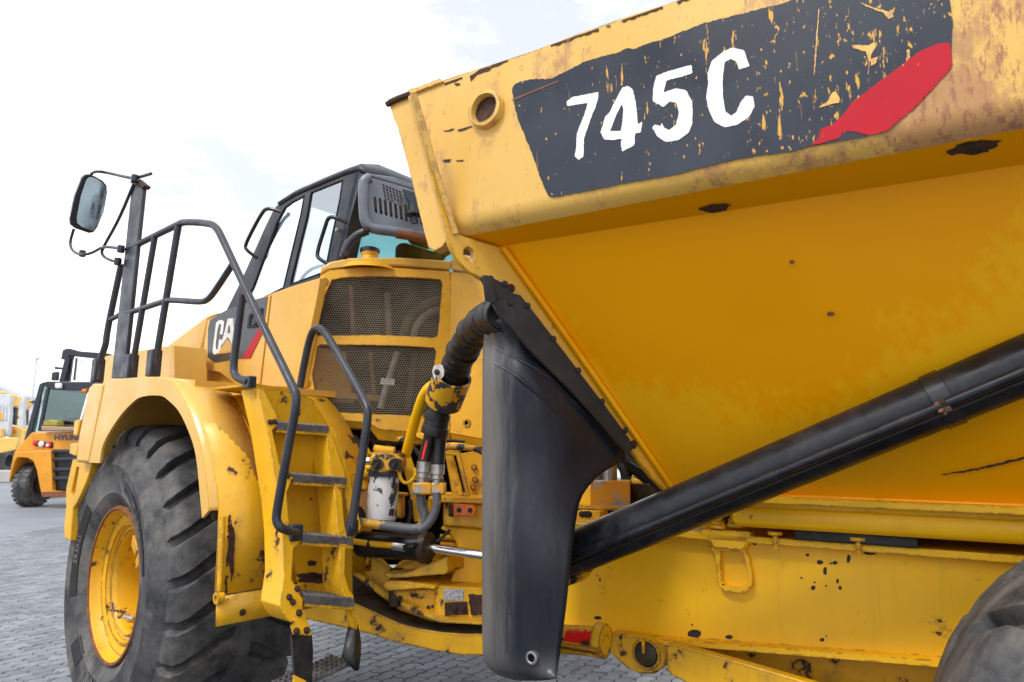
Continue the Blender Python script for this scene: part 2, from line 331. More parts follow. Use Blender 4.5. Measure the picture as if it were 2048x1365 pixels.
def flap_mat():
    k = NT('weathered_rubber_sheet_lit_side', .2, spec=.30); col = k.mix(k.ramp(k.noise(3, 6), .3, .7), (.006, .008, .013), (.012, .015, .023))
    col = k.mix(k.math('MULTIPLY', k.ramp(k.noise(5, 9, .74, (2.2, 2.2, .22), 4), .48, .76), .20), col, (.08, .085, .10))
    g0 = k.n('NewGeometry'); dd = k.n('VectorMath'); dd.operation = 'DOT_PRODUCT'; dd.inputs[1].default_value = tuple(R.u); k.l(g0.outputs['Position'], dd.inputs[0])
    lit_side = k.math('ADD', dd.outputs['Value'], k.math('MULTIPLY', k.noise(9, 8, .7, (2, 2, .25), 6), .28)); col = k.mix(k.math('MULTIPLY', k.ramp(lit_side, 1.44, 1.66), .8), col, (.185, .18, .175))  # light on the forward bend painted into the colour, mixed with streaky weathering
    g = k.n('NewGeometry'); sx = k.n('SeparateXYZ'); k.l(g.outputs['Position'], sx.inputs[0])
    bot = k.math('MULTIPLY', k.ramp(k.math('ADD', sx.outputs['Z'], k.math('MULTIPLY', k.noise(8, 7, .7), .3)), 1.12, .86), .55); col = k.mix(bot, col, (.13, .13, .132))
    sp = k.ramp(k.noise(60, 3, .5, off=8), .70, .73); col = k.mix(k.math('MULTIPLY', sp, .8), col, (.006, .006, .007)); k.col(col)
    k.l(k.ramp(k.noise(4, 7, .7, (1.5, 1.5, .4), 1), .3, .7, .26, .55), k.b.inputs['Roughness']); k.bump(k.math('ADD', k.math('MULTIPLY', k.noise(2.2, 3), 2.0), k.math('MULTIPLY', k.noise(70, 3), .12)), .16, .01); return k.m
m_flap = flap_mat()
def glass_mat(name, tint, refl=.10, top=.7):
    m = bpy.data.materials.new(name); m.use_nodes = True; t = m.node_tree; t.nodes.clear(); o = t.nodes.new('ShaderNodeOutputMaterial')
    tr = t.nodes.new('ShaderNodeBsdfTransparent'); tr.inputs[0].default_value = tint+(1,); gl = t.nodes.new('ShaderNodeBsdfGlossy'); gl.inputs['Roughness'].default_value = .02; gl.inputs[0].default_value = (.86, .94, 1, 1)
    lw = t.nodes.new('ShaderNodeLayerWeight'); lw.inputs[0].default_value = .35; mr = t.nodes.new('ShaderNodeMapRange'); mr.inputs[3].default_value = refl; mr.inputs[4].default_value = top
    mix = t.nodes.new('ShaderNodeMixShader'); t.links.new(lw.outputs['Fresnel'], mr.inputs[0]); t.links.new(mr.outputs[0], mix.inputs[0]); t.links.new(tr.outputs[0], mix.inputs[1]); t.links.new(gl.outputs[0], mix.inputs[2]); t.links.new(mix.outputs[0], o.inputs[0]); return m
m_glass = glass_mat('tinted_side_glass', (.55, .75, .95), .30, .8); m_rglass = glass_mat('teal_rear_glass', (.13, .33, .35), .03, .16); m_fglass = glass_mat('green_cab_glass', (.30, .46, .44), .10)
m_mirror = plain('mirror_silver', (.72, .88, .90), .03, metal=1, vary=.02)
def ground_mat():
    k = NT('paving_grey', .8, spec=.35); g = k.n('NewGeometry'); k.co = g.outputs['Position']
    col = k.mix(k.ramp(k.noise(.5, 6, .6), .3, .7), (.178, .190, .222), (.235, .248, .275)); col = k.mix(k.math('MULTIPLY', k.ramp(k.noise(2.2, 8, .7, off=4), .5, .75), .45), col, (.17, .175, .19)); col = k.mix(k.math('MULTIPLY', k.ramp(k.noise(30, 5, .7), .55, .75), .35), col, (.36, .36, .37)); k.col(col); k.bump(k.noise(90, 4, .7), .3, .003); return k.m
m_pave = ground_mat(); m_joint = plain('joint_sand', (.05, .05, .052), .95, vary=.3, scale=12)
def stone_mat(i):
    q = (.80, 1.0, 1.14)[i]; k = NT('paving_stone_grey', .78, spec=.35); g = k.n('NewGeometry'); k.co = g.outputs['Position']
    col = k.mix(k.ramp(k.noise(9, 7, .66), .3, .7), (.16*q, .172*q, .196*q), (.24*q, .253*q, .276*q)); col = k.mix(k.math('MULTIPLY', k.ramp(k.noise(.9, 8, .74, off=4), .47, .66), .62), col, (.115, .118, .126)); col = k.mix(k.math('MULTIPLY', k.ramp(k.noise(60, 4, .7), .55, .72), .4), col, (.32, .32, .33)); k.col(col); k.bump(k.noise(110, 4, .7), .4, .003); return k.m
m_stone = [stone_mat(i) for i in range(3)]
# ================================================================== GROUND
def far_ground():
    b = MB(); S = 900; b.add([(-S, -S, -.012), (S, -S, -.012), (S, S, -.012), (-S, S, -.012)], [(0, 1, 2, 3)]); o = b.build('ground', m_pave, smooth=0); o['kind'] = 'structure'; o['label'] = 'grey concrete paving of the machine yard'; return o
ground = far_ground()
def make_pavers():
    L, B, a, gap, th = .225, .1125, .013, .0035, .03
    def tri(x, per): t = (x/per) % 1; return (4*t if t < .25 else 2-4*t if t < .75 else 4*t-4)
    def outline():
        xs = [0, L/8, 3*L/8, 5*L/8, 7*L/8, L]; p = []
        low = [(x, a*tri(x, L/2)) for x in xs]; rt = [(L+a*.9, B*.33), (L-a*.9, B*.67)]; lf = [(q-L, y) for q, y in rt]
        p = low + rt + [(x, y+B) for x, y in reversed(low)] + list(reversed(lf)); return p
    P = outline(); cx, cy = L/2, B/2
    def mesh(mat, jit):
        sc = lambda g: [((x-cx)*(1-2*g/L), (y-cy)*(1-2*g/B)) for x, y in P]
        n = len(P); vs = [(x, y, -.03) for x, y in sc(gap)] + [(x, y, -.006) for x, y in sc(gap)] + [(x, y, 0) for x, y in sc(gap+.007)]
        fs = [tuple(range(2*n, 3*n))] + [(r*n+i, r*n+(i+1) % n, (r+1)*n+(i+1) % n, (r+1)*n+i) for r in (0, 1) for i in range(n)]
        me = bpy.data.meshes.new('paving_stone'); me.from_pydata(vs, [], fs); me.materials.append(mat); return me
    ms = [mesh(m, 0) for m in m_stone]; rnd = random.Random(4)
    ax, ay = -R.n, R.u                                # courses run across the truck
    ang = math.atan2(ax.y, ax.x); cells = []
    def vis(p):
        v = p-CAM; zc = v.dot(FWD)
        if zc < .3: return None
        return CX+FPX*v.dot(RGT)/zc, CY-FPX*v.dot(UPV)/zc, zc
    for j in range(-70, 150):
        for i in range(-90, 60):
            p = ax*((i+(.5 if j % 2 else 0))*L) + ay*(j*B); p.z = 0
            if p.y < 1.2 or p.y > 15 or abs(p.x) > 9: continue
            q = vis(p)
            if not q: continue
            x, y, zc = q
            if not (-120 < x < 2200 and y < 1480): continue
            seen = (x < 150 and y > 960) or (560 < x < 985 and y > 1225) or (1110 < x < 1360 and y > 1300)
            cells.append((0 if seen else 1, zc, p))
    cells.sort(key=lambda c: (c[0], c[1])); bulk = MB(); base = ms[1]; bv = [v.co.copy() for v in base.vertices]; bf = [tuple(f.vertices) for f in base.polygons]
    near = 0
    for k, (s, zc, p) in enumerate(cells):
        ca, sa = math.cos(ang), math.sin(ang); dz = rnd.uniform(-.003, .002); tz = rnd.uniform(-.006, .006)
        if s == 0 and near < 300:
            near += 1; o = place('paving_stone', ms[rnd.choice((0, 1, 1, 2))], p+V((0, 0, dz+.006)), ground); o.rotation_euler = (rnd.uniform(-.008, .008), rnd.uniform(-.008, .008), ang)
        else:
            bulk.add([p+V((v.x*ca-v.y*sa, v.x*sa+v.y*ca, v.z+dz+.006)) for v in bv], bf)
    me = bpy.data.meshes.new('paving_stones'); me.from_pydata(bulk.v, [], bulk.f); me.materials.append(m_stone[1]); me.materials.append(m_stone[0]); me.materials.append(m_stone[2])
    nf = len(bf); r2 = random.Random(2); cho = [r2.choice((0, 0, 1, 2)) for _ in range(len(bulk.f)//nf)]
    me.polygons.foreach_set('material_index', [cho[i//nf] for i in range(len(bulk.f))])
    o = place('paving_stones', me, V(), ground, kind='stuff')
    b = MB(); b.add([(-8.3, 1.0, -.008), (8.3, 1.0, -.008), (8.3, 14.7, -.008), (-8.3, 14.7, -.008)], [(0, 1, 2, 3)]); b.build('joint_bed', m_joint, ground, smooth=0)
make_pavers()
# ================================================================== THE TRUCK
WC = F.D(1.60)(223, 1170)                            # front wheel rim centre
truck = thing('dump_truck', (WC.x, WC.y, 0), 'worn yellow articulated dump truck with 745C on its tipping body, filling the frame', 'dump truck')
DB = 1.95; RP = R.D(DB)
# ---- tipping body
body = MB()
zt, zl = 3.02, 2.385
def rail():
    prof = [(DB, zt), (DB, zl+.075)] + [(DB+.075-.075*math.cos(t), zl+.075-.075*math.sin(t)) for t in (RAD(22), RAD(45), RAD(68), RAD(90))]
    rows = []
    N = 26
    for k in range(N+1):
        t = k/N; row = []
        for d, z in prof:
            a0 = 1.48+(z-zl)/(zt-zl)*.23; a = a0+(-3.2-a0)*t; row.append(R.w(a, d, z + (0 if z < zt-.01 else .004*math.sin(k*1.7))))
        a = 1.41+(-3.2-1.41)*t; row.append(R.w(a, 2.108+.05*(1.38-a), zl-.018)); row.append(R.w(a, 2.108+.05*(1.38-a), zt)); row.insert(0, R.w(row[0].dot(R.u), DB+.16, zt)); rows.append(row)
    b = MB(); b.grid([r[:6] for r in rows]); u = MB(); u.grid([r[5:] for r in rows]); return b, u
_ra, _ru = rail(); railo = _ra.build('side_rail', m_rail, truck, smooth=40); _ru.build('rail_underside', m_hop, truck, smooth=40)
hb = MB(); rows = []
for k in range(25):
    t = k/24; row = []
    for j in range(9):
        u = j/8; a0 = 1.385+( .985-1.385)*u; a = a0+(-3.2-a0)*t; dt = 2.106+.05*(1.38-a); row.append(R.w(a, dt+(2.85-dt)*u, zl-.015+(1.44-zl+.015)*u))
    rows.append(row)
hb.grid(rows); hopper = hb.build('hopper_side', m_hop, truck, smooth=30)
b = MB(); b.fbox(R, -3.2, .98, 2.86, 4.75, 1.38, 1.50); b.build('hopper_floor', m_frame, truck, bevel=.01)
b = MB(); rows = []
for k in (0, 1):
    a = (1.40, -3.2)[k]; rows.append([R.w(a-.4*k*0-.38*(1-k), 4.78, 1.44), R.w(a, 5.55, zl), R.w(a+.2*(1-k), 5.75, zt), R.w(a+.2*(1-k), 5.6, zt)])
b.grid(rows); b.build('far_hopper_side', m_hop, truck, solid=.02)
FW = Pl(R.w(1.48, 1.95, 2.39), (R.w(1.38, 2.11, 2.36)-R.w(1.48, 1.95, 2.39)).cross(R.w(.99, 2.85, 1.44)-R.w(1.48, 1.95, 2.39)))
b = MB(); fa = [R.w(1.385, 2.11, zl), R.w(.985, 2.85, 1.44), R.w(.985, 4.80, 1.44), R.w(1.385, 5.55, zl), R.w(1.62, 5.7, 3.02), R.w(1.62, 1.98, 3.02)]
b.loops([fa], R.u*.05); b.build('front_wall', m_yel, truck)
b = MB(); b.slab(FW, [(818, 192), (845, 290), (868, 380), (890, 462), (897, 492), (911, 520), (933, 543), (965, 563), (1010, 588), (1050, 625), (1100, 692), (1170, 786), (1245, 882), (1300, 955), (1338, 990), (1352, 982), (1310, 925), (1150, 700), (1004, 497), (906, 468), (823, 188)], .03, off=-.012, holes=[[(936+11*math.cos(a), 513+16*math.sin(a)*1.0+5*math.cos(a)) for a in [i*math.pi/7 for i in range(14)]]])
fplate = b.build('front_wall_flange', m_yel, truck, bevel=.004)
b = MB(); b.tube(chaikin([FW(1000, 498, -.03), FW(1150, 708, -.03), FW(1338, 978, -.03)], 1), .011, 8); b.build('corner_weld', m_hop, truck)
b = MB(); b.tube([FW(824, 192, -.02), FW(868, 345, -.02), FW(908, 470, -.02)], .012, 8); b.build('corner_weld', m_rail, truck)
WG = R.D(2.02)
b = MB(); b.slab(WG, [(778, 209), (800, 200), (822, 194), (850, 300), (893, 462), (893, 480), (886, 494), (868, 503), (856, 496), (842, 440), (815, 330), (795, 255), (788, 240)], .05); b.build('canopy_wing', m_rail, truck, bevel=.012)
b = MB(); b.slab(R.D(2.075), [(800, 206), (850, 192), (916, 470), (893, 494), (858, 490), (806, 270)], .05); b.build('canopy_web', m_rail, truck)
b = MB(); b.tube(chaikin([WG(777, 212, -.01), WG(788, 204, -.01), WG(822, 191, -.01)], 1), .012, 8); b.build('canopy_lip', m_rust, truck)
b = MB(); b.slab(RP, jag([(819, 184), (850, 172), (884, 160), (890, 166), (860, 178), (826, 192)], 1.2, 10), .10, off=-.012); b.build('corner_cap', m_rail, truck, bevel=.003)
# rust and wear along the top edge
for i, (pts, mt) in enumerate([([(940, 153), (960, 140), (985, 133), (980, 142), (955, 150), (942, 164)], m_rust), ([(820, 187), (850, 174), (882, 161), (884, 165), (852, 178), (822, 190)], m_rustred), ([(886, 262), (910, 258), (905, 262), (890, 264)], m_bare), ([(915, 261), (945, 252), (945, 255), (918, 264)], m_bare), ([(886, 321), (903, 319), (900, 325), (888, 325)], m_bare), ([(912, 322), (928, 320), (926, 324), (914, 324)], m_bare), ([(908, 168), (918, 167), (922, 170), (914, 173)], m_rust)]):
    b = MB(); b.slab(RP, jag(pts, 1, 6, i), 0, off=-.0022); b.build('rust_patch', mt, railo, smooth=0)
rnd9 = random.Random(9); x = 890
while x < 1440:
    n_ = rnd9.randint(6, 40); yy = lambda q: 166-(q-890)*.345+ (3 if q < 940 else 0)
    if rnd9.random() < .62:
        up = [(x+n_*t/5, yy(x+n_*t/5)-2) for t in range(6)]; dn = [(px, py+rnd9.uniform(2.5, 6.5)) for px, py in reversed(up)]; b = MB(); b.slab(RP, up+dn, 0, off=-.0024); b.build('rust_patch', m_rust if rnd9.random() < .6 else m_rustred, railo, smooth=0)
    x += n_
BC = RP(976, 222)
b = MB(); b.lathe([(.062, .03), (.072, .035), (.074, .0), (.069, -.028), (.055, -.03), (.052, -.022), (.052, .012)], BC, R.n, 36); b.build('pipe_boss', m_rail, railo)
b = MB(); b.lathe([(.0, -.004), (.0545, -.004)], BC, R.n, 30); b.build('boss_bore', m_rust, railo, smooth=0)
def C5(p): return [(1000+x/1.954, y/1.954) for x, y in p]
blk = C5([(48, 350), (60, 330), (90, 318), (130, 312), (200, 310), (250, 285), (340, 240), (400, 222), (470, 205), (500, 190), (520, 195), (580, 172), (640, 155), (700, 130), (800, 92), (890, 70), (1000, 42), (1110, 15), (1180, -15), (1400, -75), (1560, -112), (1700, -92), (1742, -40), (1758, 5), (1770, 100), (1764, 190), (1768, 262), (1700, 340), (1620, 425), (1510, 515), (1440, 532), (1330, 553), (1215, 572), (1150, 592), (1000, 612), (850, 640), (700, 682), (500, 716), (330, 750), (215, 772), (190, 768), (160, 700), (125, 600), (80, 490), (60, 430)])
b = MB(); b.slab(RP, jag(rnd_(blk), 1.1, 4, 3), 0, off=-.0025); npatch = b.build('number_panel', m_patch, railo, smooth=0)
redp = C5([(1215, 570), (1245, 545), (1255, 505), (1300, 490), (1340, 455), (1370, 410), (1420, 370), (1500, 310), (1580, 250), (1640, 205), (1700, 178), (1757, 168), (1768, 262), (1700, 340), (1620, 425), (1510, 515), (1440, 532), (1400, 520), (1340, 515), (1330, 540), (1270, 560)])
b = MB(); b.slab(RP, jag(rnd_(redp), .9, 4, 4), 0, off=-.004); b.build('red_stripe', m_red, railo, smooth=0)
DG = {'7': [[(262, 400), (285, 382), (330, 374), (387, 362), (385, 390), (372, 430), (355, 470), (340, 515), (330, 545), (328, 615), (310, 628), (294, 614), (300, 580), (302, 525), (318, 485), (332, 450), (345, 405), (300, 412), (265, 418)]],
      '4': [[(445, 410), (480, 345), (500, 339), (520, 352), (532, 400), (540, 488), (558, 478), (552, 520), (530, 525), (527, 570), (478, 596), (474, 560), (478, 545), (440, 550), (410, 548), (394, 520), (405, 490), (412, 460), (432, 440)], [(478, 410), (455, 455), (440, 495), (432, 515), (474, 515), (480, 480), (484, 430)]],
      '5': [[(612, 300), (650, 285), (700, 270), (750, 257), (753, 290), (700, 306), (652, 318), (640, 365), (690, 348), (730, 357), (752, 400), (754, 440), (752, 490), (738, 522), (700, 550), (650, 558), (615, 535), (596, 500), (606, 490), (628, 496), (634, 484), (645, 504), (662, 512), (690, 490), (701, 440), (690, 405), (665, 400), (640, 422), (598, 398), (600, 350)]],
      'C': [[(870, 208), (905, 190), (955, 200), (968, 240), (976, 262), (935, 276), (925, 245), (905, 234), (880, 245), (872, 300), (872, 380), (882, 440), (905, 456), (925, 442), (940, 405), (960, 378), (990, 380), (996, 420), (975, 460), (930, 490), (880, 501), (840, 480), (820, 440), (807, 385), (815, 330), (812, 290), (830, 240)]]}
for i, (ch, loops) in enumerate(DG.items()):
    b = MB(); b.slab(RP, jag(rnd_(C5(loops[0])), .55, 3, 10+i), 0, holes=[rnd_(C5(q)) for q in loops[1:]], off=-.004); b.build('painted_character', m_white, railo, smooth=0, label='ragged white painted %s' % ch)
for i, pts in enumerate([[(1375, 180), (1440, 182), (1465, 168), (1470, 185), (1452, 215), (1445, 260), (1438, 300), (1440, 240), (1430, 205), (1380, 192)], [(1245, 425), (1280, 400), (1300, 365), (1310, 360), (1328, 385), (1325, 405), (1290, 412)], [(1406, 14), (1450, 30), (1520, 50), (1530, 40), (1540, 70), (1520, 80), (1500, 55), (1430, 30)], [(1448, 235), (1478, 225), (1470, 250), (1450, 262)], [(1588, 200), (1600, 196), (1602, 230), (1592, 238)], [(1245, 40), (1249, 40), (1236, 230), (1228, 300), (1232, 200)]]):
    b = MB(); b.slab(RP, jag(C5(pts), .8, 5, 30+i), 0, off=-.0042); b.build('bare_fleck', m_rail, railo, smooth=0)
b = MB(); b.slab(RP, C5([(48, 392), (100, 370), (230, 318), (230, 322), (110, 372), (50, 397)]), 0, off=-.0042); b.build('bare_fleck', m_rustred, railo, smooth=0)
UR = Zp(zl-.012)
UR = Pl(R.w(1, DB+.08, zl), (R.w(1, 2.12, zl-.018)-R.w(1, DB+.075, zl)).cross(R.u))
for i, q in enumerate([blob(1430, 416, 33, 8, seed=1, rot=-.1), blob(1950, 294, 54, 14, seed=2, n=22, rot=-.15)]):
    b = MB(); b.slab(UR, jag(q, 1.2, 5, i), 0, off=-.002); b.build('rust_patch', m_rust, railo, smooth=0)
for i, (x, y, rx, ry, m) in enumerate([(930, 475, 12, 4, m_bare), (972, 489, 24, 4, m_bare)]):
    b = MB(); b.slab(UR, jag(blob(x, y, rx, ry, seed=i, rot=.25), 1, 5, i), 0, off=-.004); b.build('rust_patch', m, railo, smooth=0)
HP = Pl(R.w(.4, 2.16, zl), (R.w(.4, 2.85, 1.44)-R.w(.4, 2.155, zl)).cross(R.u))
for i, (x, y, rx, ry, m) in enumerate([(1585, 520, 5, 4, m_rustred), (1662, 623, 8, 5, m_rustred)]):
    b = MB(); b.slab(HP, jag(blob(x, y, rx, ry, seed=i), 1, 4, i), 0, off=-.02); b.build('rust_patch', m, hopper, smooth=0)
b = MB(); b.slab(HP, jag([(1880, 942), (1950, 930), (2048, 906), (2049, 910), (1990, 925), (1940, 936), (1890, 943)], 1.2, 6, 1), 0, off=-.02); b.build('rust_patch', m_rust, hopper, smooth=0)
# sill beam under the hopper
b = MB(); b.fbox(R, -3.2, .74, 2.80, 3.0, 1.405, 1.432); b.build('floor_flange', m_frame, truck, bevel=.004)
b = MB(); rows = []
pr = [(2.95, 1.40), (2.885, 1.395), (2.868, 1.375), (2.868, 1.325), (2.885, 1.305), (2.96, 1.30)]
b.grid([[R.w(a, d, z) for d, z in pr] for a in (.74, -3.2)]); b.loops([[R.w(.74, d, z) for d, z in pr]], R.u*-.004); b.build('floor_sill', m_frame, truck, smooth=50)
b = MB(); b.fbox(R, .1, .52, 2.92, 3.0, 1.264, 1.303)
for q in [0]: b.build('rubber_bearing_pad', m_seal, truck, bevel=.006)
b = MB(); b.fbox(R, .09, .53, 2.912, 3.0, 1.305, 1.312); b.build('pad_plate', m_cast, truck)
# ---- rear chassis
CP = R.D(3.0)
b = MB(); b.slab(CP, [(1040, 1060), (1155, 1056), (1499, 1074), (2048, 1112), (2300, 1130), (2300, 1352), (1850, 1312), (1400, 1278), (1230, 1268), (1040, 1262)], .35); chas = b.build('rear_chassis', m_frame, truck, bevel=.008)
b = MB(); b.fbox(R, -1.4, 1.7, 2.94, 3.36, 1.235, 1.262); b.build('chassis_top_flange', m_frame, chas, bevel=.004)
b = MB(); P = [CP(1040, 1262), CP(1230, 1268), CP(1400, 1278), CP(1850, 1312), CP(2300, 1352)]; rows = [[p-R.n*.05, p-R.n*.05-UZ*.022, p+R.n*.1-UZ*.022] for p in P]; rows = [[p+R.n*.1, ] + r for p, r in zip(P, rows)]; b.grid(rows); b.build('chassis_bottom_flange', m_frame, chas, smooth=0)
# mounting bracket with a cast loop
BP = R.D(2.94)
b = MB(); b.slab(BP, [(1402, 1060), (1500, 1064), (1500, 1078), (1492, 1095), (1486, 1100), (1424, 1096), (1418, 1080), (1402, 1074)], .10); b.build('mount_bracket', m_frame, chas, bevel=.008)
b = MB(); b.slab(R.D(2.965), [(1418, 1094), (1488, 1098), (1498, 1120), (1504, 1150), (1503, 1172), (1495, 1183), (1478, 1186), (1450, 1182), (1437, 1170), (1434, 1140), (1430, 1110)], .05, holes=[[(1440, 1102), (1484, 1104), (1492, 1125), (1497, 1150), (1496, 1168), (1488, 1175), (1470, 1176), (1450, 1172), (1443, 1162), (1441, 1140)]]); b.build('tie_down_loop', m_frame, chas, bevel=.009)
for x, y in [(1432, 1055), (1468, 1052)]:
    p = BP(x, y+3, .03); b = MB(); b.lathe([(0, 0), (.034, 0), (.034, .016), (.029, .016), (.029, .03), (.022, .03), (.022, .045), (0, .045)], p, UZ, 20); b.build('mount_bolt', m_frame, chas)
b = MB(); b.slab(R.D(2.98), [(1492, 985), (1500, 1010), (1505, 1048), (1462, 1046), (1470, 1000)], .02); b.build('gusset', m_frame, chas, bevel=.003)
for x, y in [(1550, 1074), (1716, 1086)]:
    p = R.D(2.93)(x, y); b = MB(); b.tube([p+UZ*.02, p-UZ*.025], .012, 8); b.tube([p-UZ*.025, p-UZ*.045], .006, 6); b.lathe([(0, 0), (.028, 0), (.028, .012), (0, .012)], p+UZ*.008, UZ, 12); b.build('clamp_bolt', m_frame, chas)
for i, (x, y, rx, ry) in enumerate([(1388, 1268, 15, 8), (1458, 1274, 9, 5), (1644, 1280, 5, 4), (1653, 1272, 2, 2), (1615, 1110, 4, 3), (1640, 1125, 7, 5), (1650, 1142, 4, 9), (1662, 1127, 3, 2), (1670, 1126, 6, 4), (1697, 1118, 4, 9), (1740, 1106, 13, 4), (1603, 1156, 3, 2), (1626, 1176, 5, 5), (1629, 1165, 2, 2), (1675, 1162, 3, 5), (1680, 1176, 4, 4), (1652, 1172, 2, 2), (1510, 1086, 4, 5), (1195, 1236, 8, 4), (1846, 1113, 2, 2), (1200, 1160, 2, 4), (1384, 1250, 2, 2)]):
    b = MB(); b.slab(CP, jag(blob(x, y, rx, ry, 10, i), .6, 4, i), 0, off=-.0015); b.build('rust_patch', m_bare, chas, smooth=0)
# suspension beam and pivots below
b = MB(); b.slab(R.D(2.88), [(1333, 1290), (1345, 1288), (1480, 1325), (1640, 1372), (1900, 1440), (1900, 1530), (1500, 1430), (1370, 1365), (1338, 1348), (1333, 1335)], .05); b.build('suspension_frame', m_cast, truck, bevel=.006)
b = MB(); b.fbox(R, -3, 2.2, 3.42, 3.5, .86, 1.43); b.build('chassis_dark_backing', m_grime, truck)  # added backing, makes the gaps above the chassis dark instead of sky
b = MB(); b.slab(R.D(3.1), [(1335, 1284), (1900, 1318), (1900, 1480), (1640, 1390), (1480, 1340)], .2); b.build('suspension_inner_plate', m_cast, truck)
lug = MB(); LP2 = R.D(2.92); lug.slab(LP2, [(1222, 1266), (1290, 1275), (1322, 1290), (1334, 1312), (1328, 1335), (1310, 1348), (1285, 1349), (1255, 1338), (1232, 1318), (1216, 1300)], .07); lugo = lug.build('pivot_lug', m_cast, truck, bevel=.006)
b = MB(); b.lathe([(0, -.016), (.028, -.016), (.046, -.010), (.052, 0), (.052, .02)], LP2(1293, 1308), R.n, 28); b.build('pivot_pin', m_grime, lugo)
b = MB(); b.lathe([(.052, .01), (.052, -.008), (.062, -.008), (.066, 0), (.066, .01)], LP2(1293, 1308), R.n, 28); b.build('pin_collar', m_cast, lugo)
p = LP2(1290, 1290, -.02); b = MB(); b.tube([p+UZ*.02, p-UZ*.03], .007, 8); b.build('grease_fitting', m_frame, lugo)
SP = R.D(2.70); a0, a1 = SP(1110, 1278), SP(1212, 1283)
b = MB(); b.tube([a0, a1], .058, 24); b.build('clamp_sleeve', m_cast, truck)
b = MB(); b.lathe([(.022, 0), (.066, 0), (.068, -.006), (.068, -.04), (.022, -.04), (.022, 0)], a1, -R.u, 28); b.build('clamp_end', m_cast, truck)
b = MB(); b.box((a0+a1)/2-R.n*.055-UZ*.004, R.u*(a0-a1).length/2, R.n*.03, UZ*.007); b.box((a0+a1)/2-R.n*.052-UZ*.028, R.u*(a0-a1).length/2, R.n*.026, UZ*.006); b.build('clamp_flange', m_cast, truck)
for k in (.25, .75): bolt(truck, a0.lerp(a1, k)-R.n*.07+UZ*.004, UZ, .012, m_rust)
rows = []
for k in range(22):
    x = 1142+k*2.7; lo, hi = RAD(random.uniform(-14, 6)), RAD(random.uniform(44, 66)); rows.append([a0.lerp(a1, (x-1110)/102)+(-R.n*math.cos(t)+UZ*math.sin(t))*.0596 for t in [lo+(hi-lo)*q/4 for q in range(5)]])
b = MB(); b.grid(rows); b.build('red_paint_mark', m_redraw, truck)
# ---- hoist cylinder
H0, H1 = R.D(2.55)(1040, 1155), R.D(2.55)(1160, 1101)
hx = (R.D(2.50)(2048, 731)-H1).normalized(); HL = (R.D(2.50)(2048, 731)-H1).length+.32; rH = .085
b = MB(); b.tube([H1-hx*.25, H1+hx*HL], rH, 40); hoist = b.build('hoist_cylinder', m_cyl, truck)
toc = (CAM-H1.lerp(H1+hx*HL, .3)); toc = (toc-hx*toc.dot(hx)).normalized(); side = hx.cross(toc).normalized()
if side.z < 0: side = -side
pd = (toc*.97-side*.16).normalized()
b = MB(); b.tube([H1-hx*.2+pd*(rH+.013), H1+hx*HL+pd*(rH+.013)], .0165, 14); b.build('cylinder_pipe', m_cyl, hoist)
pd2 = (toc*.86-side*.42).normalized(); b = MB(); b.tube([H1-hx*.2+pd2*(rH+.002), H1+hx*HL+pd2*(rH+.002)], .008, 10); b.build('cylinder_edge_strip', m_plate, hoist)
for q in (.0, (R.D(2.5)(1855, 790)-H1).dot(hx)):
    b = MB(); b.lathe([(rH, 0), (rH+.005, .002), (rH+.005, .055 if q else .008), (rH, .057 if q else .01)], H1+hx*q, hx, 40); b.build('cylinder_band', m_blk, hoist)
cpt = H1+hx*((R.D(2.5)(1855, 790)-H1).dot(hx)+.015)+pd*(rH+.02)
b = MB(); b.box(cpt, hx*.013, side*.017, toc*.008); b.build('pipe_clamp', m_rustred, hoist, bevel=.003); b = MB(); b.box(cpt-side*.014+hx*.012, hx*.010, side*.008, toc*.014); b.tube([cpt-side*.024, cpt-side*.024+toc*.016], .006, 6); b.box(cpt+side*.012+hx*.010, hx*.008, side*.007, toc*.013); b.build('clamp_bolt', m_rust, hoist, bevel=.002)
he = H1+hx*HL; b = MB(); b.box(he+R.n*.06, R.u*.12, R.n*.10, UZ*.10); b.build('cylinder_mount', m_frame, truck, bevel=.01)
b = MB(); b.ring(H1-hx*.10, R.n, .11, .05, .10, 24); b.build('cylinder_eye', m_cast, hoist)
# ---- bolted plate and rubber deflector
b = MB(); plate_px = [(950, 560), (957, 554), (975, 560), (1000, 572), (1007, 582), (1015, 590), (1030, 594), (1060, 632), (1100, 684), (1150, 750), (1200, 815), (1245, 876), (1252, 894), (1246, 905), (1236, 903), (1222, 886), (1180, 838), (1130, 782), (1080, 733), (1040, 693), (1005, 652), (994, 642), (984, 632), (974, 612), (962, 588)]
b.slab(FW, plate_px, .006, off=-.05); bplate = b.build('bolted_guard_plate', m_plate, truck, bevel=.002)
b = MB(); low = [FW(x, y, -.052) for x, y in [(974, 612), (984, 632), (1005, 652), (1040, 693), (1080, 733), (1130, 782), (1180, 838), (1222, 886), (1246, 906)]]; low = spline(low, 4)
b.grid([[p, p-FW.n*.012-UZ*.006, p-FW.n*.022-UZ*.016] for p in low]); b.build('plate_lip', m_plate, bplate, solid=.005)
b = MB(); b.slab(FW, [(950, 560), (958, 556), (972, 566), (978, 606), (972, 612), (955, 605)], .008, off=-.075); b.build('plate_tab', m_plate, bplate, bevel=.003)
for x, y in [(970, 562), (998, 572), (981, 598), (1011, 610), (1043, 615), (1094, 680), (1143, 742), (1190, 803), (1236, 860)]: bolt(bplate, FW(x, y, -.052), -FW.n, .0095, m_bare)
for x, y in [(1018, 578), (1262, 889)]: bolt(fplate, FW(x, y, -.014), -FW.n, .013, m_rust)
